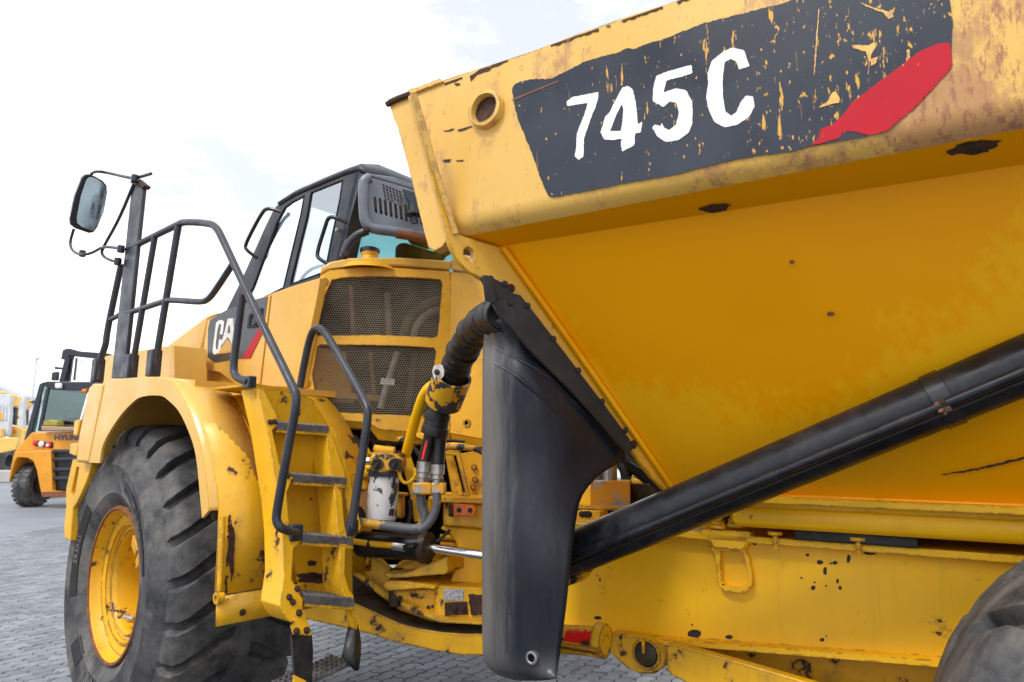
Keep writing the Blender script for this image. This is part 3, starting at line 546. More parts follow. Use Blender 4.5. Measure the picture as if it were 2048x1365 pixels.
def flap():
    def lin(t, y):
        for (y0, x0), (y1, x1) in zip(t, t[1:]):
            if y <= y1: return x0+(x1-x0)*(y-y0)/(y1-y0)
        return t[-1][1]
    XR = [(640, 1006), (652, 1024), (693, 1066), (733, 1106), (782, 1152), (838, 1200), (880, 1234), (897, 1249), (916, 1249), (925, 1240), (940, 1213), (955, 1192), (985, 1166), (1010, 1156), (1050, 1149), (1110, 1141), (1200, 1133), (1300, 1120), (1350, 1114), (1360, 1112)]
    XL = [(640, 974), (700, 968), (900, 967), (1280, 967), (1310, 969), (1330, 976), (1345, 990), (1352, 1010), (1360, 1040)]
    TIP = FW(1249, 897, -.036).dot(R.n)
    def dpt(x, y):
        xl = lin(XL, y); wd = (lin(XR, y)-xl) if y < 897 else 282
        t = min(1, max(0, (y-897)/260)); t = t*t*(3-2*t); dr = FW(lin(XR, y), y, -.036).dot(R.n) if y < 897 else TIP*(1-t)+2.42*t
        k2 = min(1, max(0, (y-640)/50)); dl = 2.17*(1-k2)+2.32*k2; ue = min(1, max(0, (x-xl)/max(1, wd))); xx = min(1, max(0, (x-xl)/155))
        cyl = math.sqrt(max(0, 1-(1-xx)**2)); return dl+(dr-dl)*ue**1.15-.27*cyl*(1-ue**2.0)*min(1, wd/150)
    ys = [640, 648, 656, 665, 680, 700, 725, 750, 775, 800, 825, 850, 870, 886, 895, 905, 911, 917, 922, 928, 934, 941, 948, 956, 966, 978, 992, 1010, 1035, 1065, 1100, 1140, 1180, 1220, 1260, 1290, 1310, 1325, 1338, 1347, 1353, 1358]
    rows = []; NC = 26
    for y in ys:
        xl, xr = lin(XL, y), lin(XR, y); row = []
        P0 = R.D(dpt(xl, y))(xl, y); row.append(P0+R.n*.25+R.u*.03); row.append(P0+R.n*.09+R.u*.004)
        for j in range(NC):
            x = xl+(xr-xl)*(j/(NC-1))**1.5; row.append(R.D(dpt(x, y))(x, y))
        rows.append(row)
    b = MB(); b.grid(rows); return b, dpt
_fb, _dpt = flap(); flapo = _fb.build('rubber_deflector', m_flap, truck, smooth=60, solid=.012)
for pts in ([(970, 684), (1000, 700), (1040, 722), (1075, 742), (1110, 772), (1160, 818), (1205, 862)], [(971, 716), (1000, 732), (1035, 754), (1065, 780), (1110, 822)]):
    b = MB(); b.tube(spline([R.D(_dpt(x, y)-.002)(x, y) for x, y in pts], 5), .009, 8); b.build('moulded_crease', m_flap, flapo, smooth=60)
gp = R.D(_dpt(1066, 1315)-.004)(1066, 1315)
b = MB(); b.lathe([(.013, -.012), (.016, -.014), (.022, -.012), (.024, .02)], gp, R.n, 24); b.build('grommet', m_steel, flapo)
b = MB(); b.lathe([(0, -.008), (.014, -.008)], gp, R.n, 16); b.build('grommet_hole', m_dark, flapo)
# ---- wheels
def wheel(center, fr, Rr, zs, name, wide=.72, N=26, lettering=False, seed=0):
    """center: outer rim centre; fr.n points inboard"""
    wh = thing(name, center, '', ''); del wh['label']; del wh['category']; wh.parent = truck; wh.location = V(center)-WL[truck.name]
    O = V(center); X, Y, Z = fr.u, UZ, fr.n; k = Rr/.92
    def at(a, r, w): return O + (X*math.cos(a)+Y*math.sin(a))*r + Z*w
    half = [(.425, .045), (.455, .012), (.50, -.012), (.515, -.020), (.525, -.016), (.60, -.034), (.665, -.038), (.675, -.044), (.685, -.038), (.74, -.022), (.785, .004), (.792, .010), (.802, .03), (.828, .06), (.848, .10), (.860, .16), (.866, wide/2)]
    prof = [(r*k, w) for r, w in half] + [(r*k, wide-w) for r, w in reversed(half[:-1])]
    b = MB(); S = 96; m = len(prof); vs = [at(2*math.pi*i/S, r, w) for i in range(S) for r, w in prof]
    b.add(vs, [(i*m+j, ((i+1) % S)*m+j, ((i+1) % S)*m+j+1, i*m+j+1) for i in range(S) for j in range(m-1)])
    rnd = random.Random(seed)
    st = [(.010, .775, .838, .086, 0), (.040, .810, .886, .088, .010), (.080, .835, .906, .090, .035), (.17, .845, .912, .084, .10), (.27, .848, .914, .082, .17), (.345, .848, .914, .090, .20), (.405, .848, .914, .084, .205)]
    for sd_ in (0, 1):
        for i in range(N):
            a0 = 2*math.pi*(i+.5*sd_)/N + rnd.uniform(-.006, .006); rows = []
            for w, rb, rt, hw, da in st:
                ww = w if not sd_ else wide-w; a = a0-da; hw = hw*26/N
                rows.append([at(a-hw*1.12, (rb-.02)*k, ww), at(a-hw*1.0, (rt-.012)*k, ww), at(a-hw*.93, rt*k, ww), at(a, (rt+.002)*k, ww), at(a+hw*.93, rt*k, ww), at(a+hw*1.0, (rt-.007)*k, ww), at(a+hw*1.12, (rb-.02)*k, ww)])
            b.grid(rows); n0 = len(b.v); b.add(rows[0], [tuple(range(7))]); b.add(rows[-1], [tuple(range(7))])
    ty = b.build('tyre', m_tyre, wh, smooth=38)
    q = k
    rp_ = [(.425, .06), (.437, .025), (.432, .012), (.42, .012), (.412, .03), (.405, .055), (.392, .075), (.345, .085), (.335, .075), (.327, .075), (.322, .09), (.318, .10), (.298, .105), (.292, .095), (.286, .10), (.276, .13), (.272, .24), (.268, .33), (.262, .335), (.258, .42), (.20, .44), (0, .44)]
    b = MB(); S = 80; pr_ = [(r*q, w) for r, w in rp_]; m = len(pr_)
    b.add([at(2*math.pi*i/S, r, w) for i in range(S) for r, w in pr_], [(i*m+j, ((i+1) % S)*m+j, ((i+1) % S)*m+j+1, i*m+j+1) for i in range(S) for j in range(m-1)])
    rim = b.build('rim', m_cast if lettering else m_yel, wh, smooth=40)
    b = MB(); b.add([at(2*math.pi*i/S, r, w) for i in range(S) for r, w in [(.426*q, .04), (.438*q, .022), (.433*q, .008), (.420*q, .008), (.417*q, .02)]], [(i*5+j, ((i+1) % S)*5+j, ((i+1) % S)*5+j+1, i*5+j+1) for i in range(S) for j in range(4)]); b.build('rim_flange', m_rustred, wh, smooth=50)
    for i in range(16):
        a = 2*math.pi*i/16; bolt(wh, at(a, .225*q, .432), -Z, .016, m_cast)
    if lettering:
        for da, w in ((-.05, .17), (.05, .20)):
            b = MB(); a = RAD(262); b.box(at(a, .20*q, .2)+Y*da*.6, X*.085, Y*.004, Z*.09); b.build('valve_guard', m_yel, wh, bevel=.002)
        a = RAD(262); b = MB(); b.tube([at(a, .20*q, .10)+X*.06, at(a, .20*q, .12)-X*.03], .011, 10); b.build('valve_stem', m_fit, wh)
        for a1, a2 in ((RAD(118), RAD(140)), (RAD(143), RAD(156))):
            b = MB(); vs = []
            for a in (a1, (a1+a2)/2, a2): vs.append([at(a, .255*q, .05), at(a, .325*q, .04), at(a, .325*q, .10), at(a, .255*q, .14)])
            b.grid(vs); b.add(vs[0], [(0, 1, 2, 3)]); b.add(vs[-1], [(0, 1, 2, 3)]); b.build('lock_lug', m_cast, wh, bevel=.006)
        def band(a1, a2, r1, r2):
            b = MB(); rows = []
            for i in range(13):
                a = a1+(a2-a1)*i/12; rows.append([at(a, (r1+(r2-r1)*j/4)*q, sidew((r1+(r2-r1)*j/4))-.0045) for j in range(5)])
            b.grid(rows); b.build('sidewall_band', m_side, wh)
        def sidew(r):
            for (r0, w0), (r1, w1) in zip(half, half[1:]):
                if r0 <= r <= r1: return w0+(w1-w0)*(r-r0)/(r1-r0)
            return 0
        def word(t, ac, rc, size, flip=1, sp=1):
            vs, fs = text_poly(t, size); b = MB()
            b.add([at(ac - flip*0 + v.x*sp/rc, (rc+v.y)*q, sidew(rc+v.y)-.0055-(.0025 if v.z > 0 else 0)) for v in vs], fs); b.build('sidewall_lettering', m_letter, wh, smooth=0)
        # outer face is seen from the outboard side: angle grows clockwise as seen by the viewer
        band(RAD(108), RAD(168), .550, .618); word('TUL302', RAD(138), .560, .066)
        band(RAD(-14), RAD(45), .53, .60); word('29.5R25', RAD(15), .545, .055)
        band(RAD(303), RAD(318), .50, .61); word('TIANLI', RAD(278), .52, .085)
    return wh
FWH = Fr(47.0)
fwheel = wheel(WC+F.u*.02, FWH, .89, WC.z, 'front_wheel', lettering=True)
wheel(F.w(WC.dot(F.u), 5.0, WC.z), Fr(50), .90, WC.z, 'front_wheel', seed=3)
wheel(R.w(-.625, 1.84, .735), R, .74, .735, 'rear_wheel', seed=5, N=19)
# ================================================================== TRACTOR UNIT
FD0 = 1.50; SKP = F.D(FD0)
# fender skirt, crown and mudguard
skirt = [(178, 926), (211, 766), (227, 761), (300, 756), (335, 760), (352, 776), (370, 806), (386, 842), (400, 890), (409, 940), (415, 985), (417, 1022), (404, 1037), (401, 1005), (392, 915), (378, 866), (358, 824), (336, 801), (320, 792), (289, 793), (268, 803), (236, 838), (207, 888), (199, 927)]
fend = MB(); fend.slab(SKP, [skirt[0]]+[tuple(v)[:2] for v in spline([V((x, y, 0)) for x, y in skirt[1:12]], 4)]+[tuple(v)[:2] for v in spline([V((x, y, 0)) for x, y in skirt[12:]], 4)], .014); fender = fend.build('front_fender', m_clean, truck, bevel=.006)
crown = [(211, 766), (227, 761), (300, 756), (335, 760), (352, 776), (370, 806), (386, 842), (400, 890), (409, 940), (415, 985), (417, 1022)]
cp = spline([SKP(x, y, .004) for x, y in crown], 4)
b = MB(); b.grid([[p, p+F.n*.10-F.u*.0, p+F.n*.25-F.u*.006] for p in cp]); b.build('fender_crown', m_clean, fender, smooth=60, solid=.01)
def FP(p): return p.dot(F.u), p.z
q = [FP(p) for p in cp]
mp_ = [(a-.012, z-.012) for a, z in q]; la, lz = mp_[-1]; main = mp_+[(la-.012, lz-.1), (la-.02, .97)]
b = MB(); b.grid([[F.w(a, d, z) for d in (1.54, 1.76, 1.9, 2.12, 2.38)] for a, z in main]); b.build('mudguard', m_step, fender, smooth=60, solid=.008)
b = MB(); b.grid([[F.w(la-.028, d, .965), F.w(la-.04, d, .845)] for d in (1.545, 1.9, 2.02)]); b.build('mudguard_lower_panel', m_step, fender, solid=.006)
b = MB(); b.grid([[F.w(a+.02, d, z-.03) for d in (1.52, 1.9, 2.4)] for a, z in main[:-2]]); b.build('fender_inner', m_grime, fender, smooth=60)
for i, (x, y, rx, ry, m) in enumerate([(462, 1100, 7, 60, m_rust), (528, 1145, 5, 7, m_rustred), (522, 975, 2, 2, m_bare), (523, 1114, 2, 2, m_bare)]):
    b = MB(); pl = F.S(la-.025); b.slab(pl, jag(blob(x, y, rx, ry, 16, i), 1, 5, i), 0, off=-.004); b.build('rust_patch', m, fender, smooth=0)
def seam(d, z0, z1, w, seed):
    rnd = random.Random(seed); b = MB(); pth = [(a, z) for a, z in main if z0 <= z <= z1]; pp = spline([F.w(a-.0105, d, z+.004) for a, z in pth], 7)
    for p, n_ in zip(pp, pp[1:]):
        if rnd.random() < .30: continue
        for k in range(3):
            q = p.lerp(n_, k/3); h = (n_-p)/3; u = rnd.uniform(.2, 1)*w; v = rnd.uniform(.2, 1)*w; b.add([q-F.n*u, q+F.n*v, q+h+F.n*v*rnd.uniform(.4, 1.2), q+h-F.n*u*rnd.uniform(.4, 1.2)], [(0, 1, 2, 3)])
    b.build('rusted_seam', m_rust, fender, smooth=0)
seam(1.765, .9, 1.9, .007, 1); seam(1.90, .9, 1.92, .006, 2); seam(1.585, .95, 1.32, .010, 3)
p0 = F.w(la-.03, 1.545, 1.30); b = MB(); b.tube([p0, F.w(la-.05, 1.545, .99)], .012, 10); b.ring(F.w(la-.05, 1.53, .965), F.n, .026, .012, .03, 16); b.build('mudguard_hinge', m_step, fender)
for k, d in ((0, 1.66), (1, 1.98)): bolt(fender, F.w(la-.045, d, .885), -F.u, .011, m_rust)
# front corner: light housing and bumper end
HL_ = F.D(1.51)
b = MB(); b.slab(HL_, [(152, 925), (177, 927), (207, 768), (187, 767), (177, 778), (165, 840), (160, 862), (155, 890)], .75); b.build('light_housing', m_clean, truck, bevel=.012)
b = MB(); b.slab(F.D(1.53), [(174, 785), (180, 782), (163, 842), (158, 842)], .10); b.build('headlamp_lens', m_lensw, truck, bevel=.008)
b = MB(); b.slab(F.D(1.56), [(148, 842), (160, 838), (154, 872), (146, 872)], .3); b.slab(F.D(1.56), [(140, 888), (156, 886), (152, 914), (138, 908)], .3); b.build('grille_guard_end', m_yel, truck, bevel=.008)
b = MB(); b.slab(F.D(1.56), [(145, 919), (184, 927), (173, 964), (154, 1006), (146, 1017), (141, 1083), (129, 1076), (128, 1054), (132, 1012), (132, 977)], .05, holes=[[(153, 935), (158, 935), (149, 988), (144, 995), (142, 985)]]); b.build('bumper_end', m_step, truck, bevel=.006)
b = MB(); b.slab(F.D(1.66), [(150, 930), (200, 932), (190, 1000), (182, 1060), (150, 1062), (152, 1005)], .5); b.build('bumper_back', m_grime, truck, bevel=.01)
b = MB(); b.slab(F.D(1.62), [(176, 945), (190, 930), (182, 1003), (160, 1002)], .03); b.build('bumper_bracket', m_step, truck, bevel=.004); bolt(truck, F.D(1.62)(173, 996), -F.n, .014, m_cast)
# deck, hood and engine side
b = MB(); b.fbox(F, 3.42, 4.78, 1.60, 2.9, 1.90, 1.935); b.build('deck_plate', m_clean, truck)
b = MB(); b.slab(F.D(1.98), [(205, 714), (347, 690), (350, 775), (205, 775)], .22); b.build('deck_box', m_clean, truck, bevel=.006)
HD = F.D(2.30)
b = MB(); b.slab(HD, [(330, 693), (414, 630), (436, 625), (416, 640), (402, 700), (398, 735), (330, 748)], 1.6); b.build('hood', m_clean, truck, bevel=.02)
b = MB(); b.slab(HD, [(415, 641), (423, 637), (414, 730), (398, 733), (404, 690)], .1, off=.05); b.build('hood_gap', m_seal, truck)
SD = F.D(2.26)
b = MB(); b.slab(SD, [(402, 730), (415, 641), (445, 625), (503, 601), (540, 590), (519, 772), (470, 768), (440, 745), (402, 738)], .05); side1 = b.build('engine_side_panel', m_clean, truck, bevel=.004)
b = MB(); b.slab(F.D(2.29), [(538, 588), (545, 586), (524, 772), (517, 771)], .03); b.build('panel_seam', m_cast, truck)
b = MB(); b.slab(SD, [(544, 587), (590, 571), (640, 556), (633, 600), (612, 700), (600, 776), (522, 772)], .05); b.build('engine_rear_side_panel', m_clean, truck, bevel=.006)
b = MB(); b.slab(F.D(2.28), [(330, 735), (440, 716), (540, 698), (600, 690), (602, 800), (520, 790), (430, 785), (330, 780)], .5, off=.03); b.build('engine_side_base', m_yel, truck)
m_dlb = plain('grey_black_decal', (.050, .053, .062), .28, vary=.2, scale=3)
def C6(p): return [(400+x/7.58, 560+y/7.58) for x, y in p]
b = MB(); b.slab(SD, C6([(130, 740), (160, 610), (350, 490), (430, 450), (780, 320), (1035, 250), (985, 620), (980, 740), (770, 1190), (640, 1195), (230, 1255), (120, 1170)]), 0, off=-.003); decal = b.build('side_decal', m_dlb, side1, smooth=0)
b = MB(); b.slab(SD, C6([(980, 605), (985, 745), (770, 1192), (640, 1197)]), 0, off=-.0045); b.build('red_stripe', m_red, side1, smooth=0)
C_ = [[(255, 650), (300, 615), (350, 612), (378, 640), (355, 825), (310, 830), (333, 690), (318, 665), (297, 680), (272, 780), (247, 1000), (256, 1060), (280, 1050), (300, 910), (345, 905), (322, 1060), (280, 1115), (235, 1138), (206, 1120), (203, 1060), (230, 850)]]
A_ = [[(430, 592), (513, 582), (540, 985), (490, 985), (432, 865), (345, 990), (328, 992), (395, 740)], [(442, 700), (428, 815), (470, 805), (464, 695)]]
T_ = [[(540, 575), (675, 548), (664, 648), (632, 655), (600, 1080), (550, 1088), (578, 668), (530, 676)]]
for q in (C_, A_, T_):
    b = MB(); b.slab(SD, C6(q[0]), 0, holes=[C6(h) for h in q[1:]], off=-.0045); b.build('logo_letter', m_white, side1, smooth=0)
b = MB(); b.slab(SD, C6([(430, 890), (275, 1130), (560, 1095)]), 0, off=-.006); b.build('logo_triangle', m_yel, side1, smooth=0)
b = MB(); b.slab(SD, C6([(835, 470), (960, 430), (950, 600), (880, 720), (735, 735), (760, 540)]), .012, off=-.012, holes=[C6([(850, 500), (945, 470), (935, 590), (870, 700), (770, 710), (790, 560)])]); b.slab(SD, C6([(850, 500), (945, 470), (935, 590), (870, 700), (770, 710), (790, 560)]), 0, off=-.005); b.build('latch_recess', m_seal, side1, bevel=.002)
b = MB(); b.slab(SD, C6([(880, 520), (930, 505), (915, 600), (860, 690), (800, 695), (815, 620)]), .006, off=-.014); b.build('latch', m_grey, side1, bevel=.002)
# handrails (photo-measured on the fender edge plane)
def rail_t(pts, d, r, name='handrail', mat=m_tub, par=truck, n=2, seg=12):
    P = [F.D(q[2] if len(q) > 2 else d)(q[0], q[1]) for q in pts]; b = MB(); b.tube(chaikin(P, n), r, seg); return b.build(name, mat, par)
rail_t([(256, 500), (300, 477), (356, 450), (368, 444), (420, 447), (434, 456), (445, 478), (520, 640), (588, 778), (593, 792), (592, 815, 1.60), (574, 910, 1.60), (553, 1025, 1.60), (553, 1046, 1.60), (566, 1060, 1.62), (592, 1065, 1.72)], 1.60, .0185)
rail_t([(254, 627), (290, 616), (328, 603), (342, 600), (400, 605), (415, 601), (428, 586), (466, 528)], 1.60, .0165)
rail_t([(262, 752), (310, 474)], 1.60, .017, 'rail_post'); rail_t([(308, 745), (357, 452)], 1.60, .0185, 'rail_post')
rail_t([(485, 590), (472, 690), (466, 738), (472, 756), (497, 764)], 1.62, .0185, 'rail_post')
rail_t([(243, 528), (234, 570), (214, 665), (212, 690), (200, 722), (197, 760)], 1.60, .019, 'rail_post'); rail_t([(217, 642), (240, 630)], 1.60, .015, 'rail_tie')
rail_t([(600, 775, 1.98), (606, 740, 1.98), (620, 672, 1.97), (632, 654, 1.97), (646, 660, 1.96), (660, 680, 1.96), (734, 808, 1.94), (737, 830, 1.93), (722, 930, 1.92), (703, 1052, 1.90)], 1.95, .019)
for x, y, d in ((262, 735, 1.6), (308, 727, 1.6), (196, 742, 1.6)):
    p = F.D(d)(x, y); b = MB(); b.box(p+UZ*.0, F.u*.034, F.n*.03, UZ*.075); b.build('rail_socket', m_tub, truck, bevel=.008)
MP = F.D(1.585); b = MB(); b.slab(MP, [(222, 757), (247, 757), (286, 376), (264, 366)], .025); mast = b.build('mirror_mast', m_tub, truck, bevel=.007)
b = MB(); b.slab(MP, [(262, 366), (272, 356), (292, 372), (287, 378)], .04, off=-.008); b.build('mast_cap', m_rust, mast, bevel=.003)
rail_t([(179, 362, 1.52), (183, 346, 1.52), (196, 343, 1.52), (215, 346), (262, 357), (274, 356), (302, 348)], 1.58, .0095, 'mirror_arm', m_tub)
rail_t([(268, 368), (238, 440), (206, 496), (203, 508), (212, 518), (238, 526)], 1.58, .0095, 'mirror_stay')
rail_t([(148, 458, 1.52), (139, 488, 1.52), (146, 504, 1.52), (164, 511, 1.52), (186, 506), (206, 493), (246, 498)], 1.56, .0095, 'mirror_arm')
for x, y in ((165, 508), (242, 499), (236, 524), (270, 358)):
    p = F.D(1.56)(x, y); b = MB(); b.lathe([(0, -.02), (.02, -.02), (.022, 0), (.02, .022), (0, .024)], p, UZ, 14); b.build('arm_clamp', m_blk, truck)
mo = [(178, 349), (190, 353), (206, 362), (214, 372), (215, 386), (208, 425), (194, 458), (187, 466), (178, 467), (152, 458), (141, 450), (140, 438), (150, 392), (164, 356), (170, 350)]
_mp = F.D(1.52)(180, 410); MR = Pl(_mp, (CAM-_mp).normalized()+(F.w(3.9, 2.6, 2.75)-_mp).normalized()*.20); b = MB(); b.slab(MR, mo, .055, off=.004); mir = b.build('mirror', m_blk, truck, bevel=.014, seg=3)
gl = [(182+(x-180)*.78+3, 410+(y-410)*.91) for x, y in mo]; b = MB(); b.slab(MR, gl, 0, off=-.0005); b.build('mirror_glass', m_mirror, mir, smooth=0)
# ladder
Lp0, Lp1 = F.w(2.90, 1.9, 1.85), F.w(2.66, 1.9, 1.20); LP = Pl(Lp0, F.n.cross(Lp1-Lp0))
for i_, q in enumerate(([(515, 778), (528, 780), (555, 832), (556, 850), (545, 862), (560, 930), (575, 948), (584, 962), (574, 985), (580, 1062), (600, 1068), (600, 1085), (588, 1098), (584, 1160), (600, 1188), (606, 1200), (606, 1222), (584, 1246), (572, 1236), (560, 1212), (568, 1150), (566, 1075), (558, 1000), (535, 860)],
    [(655, 850), (662, 862), (672, 890), (692, 950), (688, 968), (683, 975), (690, 1055), (704, 1072), (704, 1084), (692, 1095), (690, 1150), (700, 1182), (708, 1192), (706, 1208), (694, 1205), (682, 1170), (680, 1100), (676, 1060), (668, 970), (655, 900)])):
    lad = MB(); lad.loops([[LP(x, y) for x, y in q]], F.u*.15 if not i_ else F.u*.14); o_ = lad.build('ladder_stringer', m_step, truck, bevel=.003)
    if not i_: ladl = o_
rz = MB(); rz.slab(F.S(la-.05), [(505, 775), (600, 788), (625, 800), (655, 850), (690, 952), (705, 1080), (706, 1195), (640, 1200), (605, 1195), (580, 1100), (560, 960), (530, 850)], .008); riser = rz.build('ladder_back_panel', m_step, truck)
for i, (x, y, rx, ry, m) in enumerate([(624, 1127, 10, 6, m_rust), (640, 1160, 45, 8, m_rust), (668, 1172, 6, 14, m_rust), (622, 1152, 30, 7, m_rust)]):
    b = MB(); b.slab(F.S(la-.05), jag(blob(x, y, rx, ry, 20, i), 2, 5, i), 0, off=-.002); b.build('rust_patch', m, riser, smooth=0)
wob = MB(); wob.slab(LP, [(655, 850), (672, 850), (700, 930), (728, 1050), (725, 1060), (706, 1060), (690, 950)], .012, off=.02); wob.build('ladder_edge_plate', m_step, truck, bevel=.002)
for x0, x1, yt in ((553, 656, 846), (585, 692, 950), (602, 705, 1070), (608, 707, 1192)):
    a, c = LP(x0, yt+4, -.004), LP(x1, yt+12, -.004); ax = (c-a); L = ax.length; ax.normalize(); inn = UZ.cross(ax); inn = inn if inn.dot(F.u) > 0 else -inn
    b = MB(); mid = (a+c)/2
    b.box(mid+inn*.085+UZ*.006, ax*L/2, inn*.085, UZ*.003); b.box(mid-UZ*.008, ax*L/2, inn*.003, UZ*.018)
    n = 9
    for r_ in range(5):
        for k in range(n):
            p = a+ax*L*(k+.5+(.25 if r_ % 2 else -.25))/n+inn*(.006+.036*r_)+UZ*.009
            b.add([p-ax*.013-inn*.008, p+ax*.013-inn*.008, p+ax*.013+inn*.008, p-ax*.013+inn*.008, p-ax*.007+UZ*.009, p+ax*.007+UZ*.009], [(0, 1, 5, 4), (3, 2, 5, 4), (0, 3, 4), (1, 2, 5)])
    st_ = b.build('step', m_steel, truck, smooth=20)
    b = MB(); b.box(mid+inn*.085-UZ*.006, ax*L/2*.98, inn*.08, UZ*.008); b.box(mid-UZ*.030, ax*L/2, inn*.006, UZ*.006); b.build('step_underside', m_step, st_)
top = MB(); a, c = F.D(1.66)(502, 770), F.D(1.97)(601, 787); ax = (c-a); top.box((a+c)/2+F.u*.18, ax/2, F.u*.18, UZ*.006); top.box((a+c)/2-UZ*.012, ax/2, F.u*.004, UZ*.022); top.build('top_landing', m_step, truck, bevel=.003)
for x, y in [(540, 845), (549, 844), (575, 952), (594, 1178), (585, 1205), (578, 1195)]: bolt(ladl, LP(x, y, -.002), LP.n*-1, .010, m_rust)
def foot(px, py, s_): 
    p = LP(px, py, -.004); b = MB(); b.box(p, F.n*.03, F.u*.02, UZ*.035); b.lathe([(0, 0), (.016, 0), (.016, .05), (0, .05)], p-F.u*.025, F.u, 12); return b
foot(589, 1066, 1).build('rail_foot', m_tub, truck, bevel=.006); foot(701, 1056, 1).build('rail_foot', m_tub, truck, bevel=.006)
p = F.D(1.63)(499, 765); b = MB(); b.box(p, F.n*.02, F.u*.03, UZ*.028); b.build('rail_foot', m_tub, truck, bevel=.006)
# hanging bottom step on rubber straps
b = MB(); b.slab(LP, [(585, 1225), (606, 1222), (618, 1252), (624, 1268), (620, 1272), (585, 1270), (580, 1252), (588, 1245)], .008, off=-.006); hang = b.build('strap_bracket', m_step, truck, bevel=.002)
for x, y in [(596, 1227), (591, 1264), (611, 1262)]: bolt(hang, LP(x, y, -.008), -LP.n, .011, m_rust)
b = MB(); b.slab(LP, [(583, 1268), (625, 1264), (628, 1300), (626, 1364), (590, 1356), (588, 1320)], .012, off=.004); b.build('rubber_strap', m_hose, truck, bevel=.002)
b = MB(); b.slab(LP, [(586, 1350), (612, 1362), (616, 1392), (588, 1388)], .01, off=-.004); b.build('strap_foot', m_step, truck, bevel=.002)
b = MB(); b.slab(LP, [(700, 1195), (708, 1200), (712, 1230), (724, 1240), (722, 1258), (706, 1250), (700, 1215)], .01, off=.03); b.build('strap_bracket', m_step, truck, bevel=.002)
rows = [[LP(x0, y, .05), LP((x0+x1)/2, y, .035), LP(x1, y, .045)] for y, x0, x1 in ((1240, 712, 724), (1262, 707, 730), (1285, 703, 733), (1310, 697, 732), (1338, 724, 728))]
b = MB(); b.grid(rows); b.build('rubber_strap', m_hose, truck, solid=.012)
b = MB(); q = [LP(590, 1385, .02), LP(724, 1322, .06)]; ax = q[1]-q[0]; b.box((q[0]+q[1])/2+F.u*.08, ax/2, F.u*.08, UZ*.004)
for k in range(12):
    for r_ in range(5): p = q[0]+ax*(k+.5)/12+F.u*(.01+.035*r_)+UZ*.006; b.box(p, ax.normalized()*.008, F.u*.006, UZ*.005)
b.build('bottom_step', m_steel, truck, smooth=20)
# rear engine housing with perforated panels
gd = V((math.cos(RAD(10)), math.sin(RAD(10)), 0)); GP = Pl(F.w(3.50, 2.32, 1.9), gd.cross(UZ))
mesh1 = [(652, 585), (664, 560), (690, 555), (760, 553), (840, 556), (880, 559), (885, 566), (882, 600), (877, 662), (875, 673), (866, 676), (760, 670), (650, 672), (636, 671), (638, 640)]
mesh2 = [(634, 694), (640, 690), (720, 690), (800, 692), (868, 696), (872, 702), (866, 760), (853, 825), (846, 833), (760, 829), (662, 825), (655, 818), (629, 786), (625, 750)]
hsg = MB(); hsg.slab(GP, [(640, 552), (660, 541), (720, 535), (800, 536), (900, 543), (903, 600), (900, 868), (835, 866), (755, 858), (738, 845), (655, 838), (613, 786), (604, 768), (626, 670), (636, 600)], .035, holes=[mesh1, mesh2])
house = hsg.build('engine_rear_cover', m_yel, truck, bevel=.008)
HX = GP(900, 700); HPn = Pl(HX, -F.u*.72+V((-.3, -1, 0)).normalized()*.0+gd.cross(UZ)*-.0); HPn = Pl(HX, gd.cross(UZ)*1.0+V((-.55, 0, 0)))
b = MB(); b.slab(HPn, [(900, 543), (945, 548), (1010, 560), (1012, 884), (967, 880), (900, 868)], .04); b.build('engine_cover_wing', m_yel, truck, bevel=.008)
b = MB(); lo = [(655, 838), (738, 845), (755, 858), (835, 866), (900, 868)]; b.grid([[GP(x, y, .006), GP(x+2, y+14+ (8 if x > 740 else 0), .03), GP(x+2, y+16+(10 if x > 740 else 0), .2)] for x, y in lo]); b.build('cover_bottom_lip', m_yel, house)
b = MB(); b.grid([[HPn(x, y, .004), HPn(x, y+16, .03), HPn(x, y+18, .2)] for x, y in ((900, 868), (967, 880), (1012, 884))]); b.build('cover_bottom_lip', m_yel, house)
b = MB(); b.slab(GP, [(640, 549), (662, 538), (720, 531), (800, 532), (900, 540), (903, 522), (800, 515), (700, 516), (660, 524), (641, 536)], .5, off=.0); b.build('engine_top_cover', m_clean, truck, bevel=.01)
b = MB(); b.slab(HPn, [(900, 539), (945, 545), (1000, 555), (1000, 530), (900, 520)], .5); b.build('engine_top_cover', m_clean, truck, bevel=.01)
for x, y in ((648, 564), (612, 768)):
    b = MB(); b.lathe([(.0, -.001), (.016, -.001), (.022, -.006), (.03, -.002)], GP(x, y), GP.n, 20); b.build('cover_bolt_recess', m_cast, house)
b = MB(); b.lathe([(.0, -.001), (.013, -.001)], HPn(934, 846, -.003), HPn.n, 20); b.build('cover_bolt_hole', m_dark, house); b = MB(); b.ring(HPn(934, 846, -.008), HPn.n, .026, .013, .008); b.build('cover_bolt_recess', m_cast, house)
